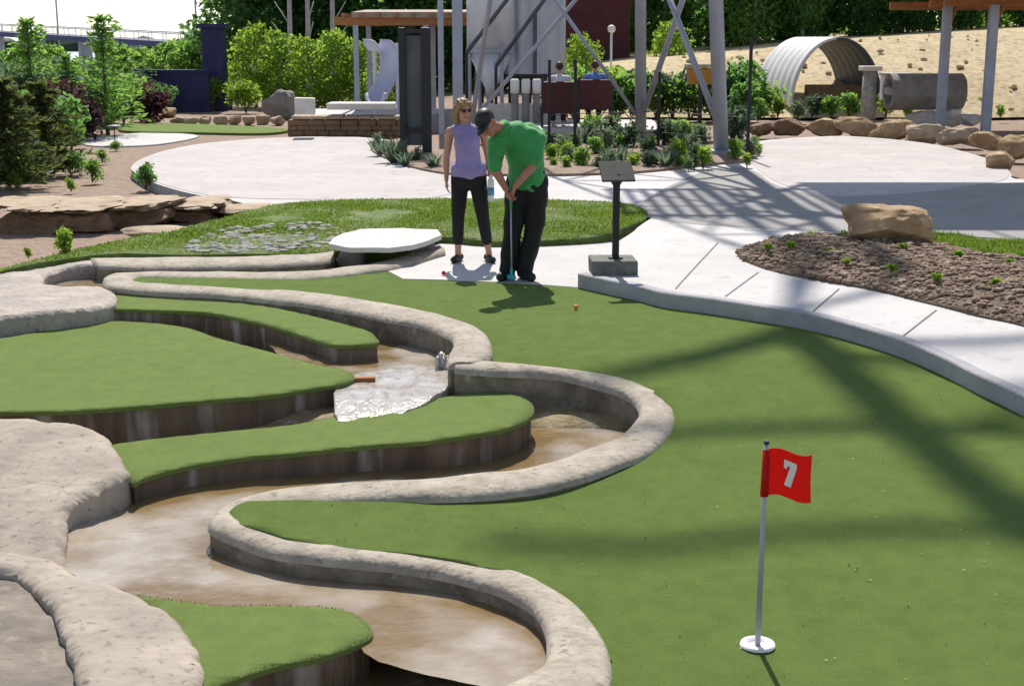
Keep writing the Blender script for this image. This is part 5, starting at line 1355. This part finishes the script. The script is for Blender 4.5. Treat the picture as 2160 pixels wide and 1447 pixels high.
# putter
gtop = V((-.092, -.175, .965)); hb = V((-.085, -.13, .02))
pt = thing('putter', MO + V((hb.x, hb.y, 0)), 'putter with grey shaft and turquoise head held by the man', 'putter')
W = lambda p: MO + p
mb = MB(); g0 = gtop.lerp(hb, .29); mb.tube([W(g0), W(hb + V((0, 0, .015)))], [.0085, .007], 10); mb.build('shaft', 'steel', pt, smooth=True)
mb = MB(); mb.tube([W(gtop), W(gtop.lerp(hb, .15)), W(g0)], [.013, .0145, .0115], 12); mb.build('grip', 'grip', pt, smooth=True)
mb = MB(); mb.box(W(hb + V((0, -.02, .035))), (.075, .12, .03), .1); mb.tube([W(hb + V((0, 0, .03))), W(hb + V((0, 0, .12)))], [.02, .012], 8); bevel(mb.build('head', 'teal', pt), .006)

# --- the woman
wp = at(990, 552, .209); WO = V((wp.x, wp.y, .209))
wom = thing('person', WO, 'blond woman in a sleeveless lilac top and black cropped trousers watching the man', 'person')
wp_, wb, wc, wu, wn_ = V((0, .0, .90)), V((-.005, -.0, 1.05)), V((-.015, .0, 1.21)), V((-.02, .01, 1.32)), V((-.035, .0, 1.40))
whc = V((-.055, -.02, 1.525)); whq = Quaternion((0, 0, 1), rad(30)) @ Quaternion((1, 0, 0), rad(8))
s1, s2 = V((-.185, .01, 1.315)), V((.145, .01, 1.315))
e1, e2 = V((-.225, .03, 1.05)), V((.195, .05, 1.06)); w1, w2 = V((-.225, -.03, .835)), V((.225, -.05, .86))
hp_ = {-1: V((-.085, 0, .86)), 1: V((.085, 0, .86))}; kn_ = {-1: V((-.11, -.03, .47)), 1: V((.14, -.03, .47))}; ak_ = {-1: V((-.115, .03, .09)), 1: V((.2, .02, .09))}
mb = MB()
mb.cap(wp_ + V((-.05, 0, 0)), wp_ + V((.05, 0, 0)), .118, .118)
for a, b, ra, rb in ((wp_, wb, .125, .105), (wb, wc, .105, .115), (wc, wu, .112, .085), (wu, wn_, .062, .045), (wn_, whc + V((0, .02, -.05)), .044, .045), (wu, s1, .07, .047), (wu, s2, .07, .047)): mb.cap(a, b, ra, rb)
for s_, e_, w_ in ((s1, e1, w1), (s2, e2, w2)): mb.cap(s_, e_, .045, .034); mb.cap(e_, e_.lerp(w_, .35), .034, .034); mb.cap(e_.lerp(w_, .3), w_, .033, .022)
for k in (-1, 1): mb.cap(hp_[k], kn_[k], .082, .05); mb.cap(kn_[k], kn_[k].lerp(ak_[k], .35), .048, .05); mb.cap(kn_[k].lerp(ak_[k], .3), ak_[k], .05, .03); foot(mb, ak_[k], rad(18 * k), .85)
WH = head(mb, whc, whq, .93)
hand(mb, w1, (.05, -.1, -1), (1, 0, 0), (0, -1, .1), .3, .9); hand(mb, w2, (.05, -.35, -.9), (-.9, 0, -.1), (-.2, -1, .3), .7, .9)
wbody = remesh(mb, .0055, 'skin', 'body', wom, 4); paint_face(wbody, WH, whq)
mb = MB()
mb.cap(wp_ + V((-.045, 0, .02)), wp_ + V((.045, 0, .02)), .14, .14)
for a, b, ra, rb in ((wp_ + V((0, 0, .03)), wb, .142, .128), (wb, wc, .13, .132), (wc, wu, .13, .098), (wu, wu.lerp(s1, .8), .082, .058), (wu, wu.lerp(s2, .8), .082, .058)): mb.cap(a, b, ra, rb)
for sx in (-.06, .05): mb.ell(wc + V((sx, -.075, .01)), (.062, .06, .062))
ws = remesh(mb, .008, 'shirt_purple', 'sleeveless_top', wom, 4)
for v in ws.data.vertices: v.co += v.normal * (.005 * math.sin(v.co.z * 30 + v.co.x * 22) + .009 * noise.noise(V((v.co.x * 11, v.co.y * 11, v.co.z * 18))))
mb = MB(); mb.cap(wp_ + V((-.05, 0, -.05)), wp_ + V((.05, 0, -.05)), .127, .127)
for k in (-1, 1): mb.cap(hp_[k], kn_[k], .098, .068); mb.cap(kn_[k], kn_[k].lerp(ak_[k], .66), .067, .056)
wt = remesh(mb, .008, 'trousers', 'cropped_trousers', wom, 4)
for k in (-1, 1):
    mb = MB(); a = ak_[k]; y = rad(18 * k); d = V((math.sin(y), -math.cos(y), 0))
    mb.cap(V((a.x, a.y, .038)) - d * .05, V((a.x, a.y, .032)) + d * .13, .042, .036); o = remesh(mb, .007, 'shoe_dark', 'shoe', wom, 2)
    for v in o.data.vertices: v.co.z = max(v.co.z, 0)
mb = MB(); mb.ell(WH(0, .022, .045), (.083, .09, .083), whq)
for sx in (-1, 1): mb.cap(WH(.072 * sx, .02, .03), WH(.082 * sx, .01, -.12), .032, .022); mb.cap(WH(.05 * sx, -.06, .085), WH(.08 * sx, -.03, .02), .022, .022)
mb.cap(WH(0, .07, .02), WH(0, .075, -.14), .06, .045)
hr = remesh(mb, .006, 'hair_blond', 'hair', wom, 3)
for v in hr.data.vertices: v.co += v.normal * .006 * noise.noise(V((v.co.x * 60, v.co.y * 60, v.co.z * 9)))
mb = MB()
for sx in (-1, 1): mb.ell(WH(.031 * sx, -.088, .014), (.026, .008, .019), whq)
mb.cap(WH(-.012, -.094, .017), WH(.012, -.094, .017), .004, .004)
for sx in (-1, 1): mb.tube([WH(.055 * sx, -.08, .018), WH(.078 * sx, .0, .016)], .0035, 6)
mb.build('sunglasses', 'black', wom, local=True, smooth=True)
# bottle in her hand
bp = WO + w2 + V((-.0, -.075, -.06)); t = thing('water_bottle', bp + V((0, 0, -.16)), 'small white and blue bottle in the woman\'s hand', 'bottle')
mb = MB(); mb.tube([bp + V((0, 0, -.16)), bp + V((0, 0, .04)), bp + V((0, 0, .07))], [.033, .033, .016], 14); mb.build('bottle_body', 'white', t, smooth=True)
mb = MB(); mb.tube([bp + V((0, 0, -.11)), bp + V((0, 0, -.03))], .0342, 14); mb.build('band', 'bottle_blue', t, smooth=True)
mb = MB(); mb.tube([bp + V((0, 0, .07)), bp + V((0, 0, .09))], .014, 12); mb.build('cap', 'white', t, smooth=True)

# --- seated people seen from behind
def sitter(ch, shirt, hairm, lab):
    o = V(ch.location); P_ = thing('person', o + V((0, .3, .0)), lab, 'person')
    mb = MB(); f = lambda x, y, z: V((x, y - .3, z))
    mb.cap(f(-.08, .28, .56), f(.08, .28, .56), .12, .12); mb.cap(f(0, .25, .6), f(0, .2, .92), .13, .14); mb.cap(f(0, .2, .92), f(0, .22, 1.06), .12, .06); mb.cap(f(0, .22, 1.06), f(0, .21, 1.2), .05, .05)
    for sx in (-1, 1):
        mb.cap(f(0, .2, 1.0), f(.18 * sx, .2, 1.0), .08, .055); mb.cap(f(.18 * sx, .2, 1.0), f(.25 * sx, .26, .75), .048, .038); mb.cap(f(.25 * sx, .26, .75), f(.22 * sx, .5, .68), .036, .026)
        hand(mb, f(.22 * sx, .5, .68), (0, 1, -.1), (0, 0, -1), (-sx, 0, 0), .3)
        mb.cap(f(.09 * sx, .3, .55), f(.11 * sx, .72, .55), .085, .06); mb.cap(f(.11 * sx, .72, .55), f(.11 * sx, .74, .12), .055, .04); mb.cap(f(.11 * sx, .72, .06), f(.11 * sx, .9, .05), .045, .035)
    q = Quaternion((0, 0, 1), rad(180)); HP2 = head(mb, f(0, .2, 1.24), q, 1)
    remesh(mb, .009, 'skin', 'body', P_, 3)
    mb = MB(); mb.cap(f(0, .26, .6), f(0, .2, .92), .15, .165); mb.cap(f(0, .2, .92), f(0, .21, 1.04), .14, .085)
    for sx in (-1, 1): mb.cap(f(0, .2, 1.0), f(.18 * sx, .2, 1.0), .095, .075); mb.cap(f(.18 * sx, .2, 1.0), f(.23 * sx, .24, .82), .07, .06)
    remesh(mb, .012, shirt, 'shirt', P_, 4)
    mb = MB(); mb.cap(f(-.08, .28, .55), f(.08, .28, .55), .135, .135)
    for sx in (-1, 1): mb.cap(f(.09 * sx, .3, .55), f(.11 * sx, .72, .55), .1, .075); mb.cap(f(.11 * sx, .72, .55), f(.11 * sx, .74, .14), .07, .06)
    remesh(mb, .012, 'trousers', 'trousers', P_, 3)
    mb = MB(); mb.ell(HP2(0, .03, .03), (.085, .095, .09), q); mb.build('hair', hairm, P_, local=True, smooth=True)
sitter(c1, 'shirt_white', 'hair_brown', 'person in a white shirt sitting in the nearer maroon chair, seen from behind')
sitter(c2, 'shirt_blue', 'hair_brown', 'person in a blue shirt sitting in the farther maroon chair, seen from behind')

# ------------------------------------------------------------------ camera, light, world
cam = bpy.data.cameras.new('camera'); co = bpy.data.objects.new('camera', cam); COL.objects.link(co)
cam.sensor_width = 36; cam.lens = F / 2160 * 36; cam.clip_end = 4000; cam.clip_start = .05
co.location = (0, 0, HC); co.rotation_euler = (rad(90) - TH, 0, 0); SC.camera = co
EL, AZ = rad(51), rad(-3)
sun = bpy.data.lights.new('sun', 'SUN'); sun.energy = 4.8; sun.angle = rad(.6); sun.color = (1, .935, .83)
so = bpy.data.objects.new('sun', sun); COL.objects.link(so)
sd = V((math.sin(AZ) * math.cos(EL), math.cos(AZ) * math.cos(EL), math.sin(EL)))
so.rotation_euler = sd.to_track_quat('Z', 'Y').to_euler(); so.location = sd * 60
w = bpy.data.worlds.new('World'); SC.world = w; w.use_nodes = True
nt = w.node_tree; bg = nt.nodes['Background']; sk = nt.nodes.new('ShaderNodeTexSky'); sk.sky_type = 'NISHITA'
sk.sun_disc = False; sk.sun_elevation = EL; sk.sun_rotation = AZ; sk.air_density = 1.0; sk.dust_density = .3; sk.ozone_density = 3.0
hs_ = nt.nodes.new('ShaderNodeHueSaturation'); hs_.inputs['Saturation'].default_value = .62
nt.links.new(sk.outputs[0], hs_.inputs['Color']); nt.links.new(hs_.outputs[0], bg.inputs['Color']); bg.inputs['Strength'].default_value = .115
SC.view_settings.view_transform = 'Standard'; SC.view_settings.look = 'None'; SC.view_settings.exposure = .36; SC.view_settings.gamma = 1
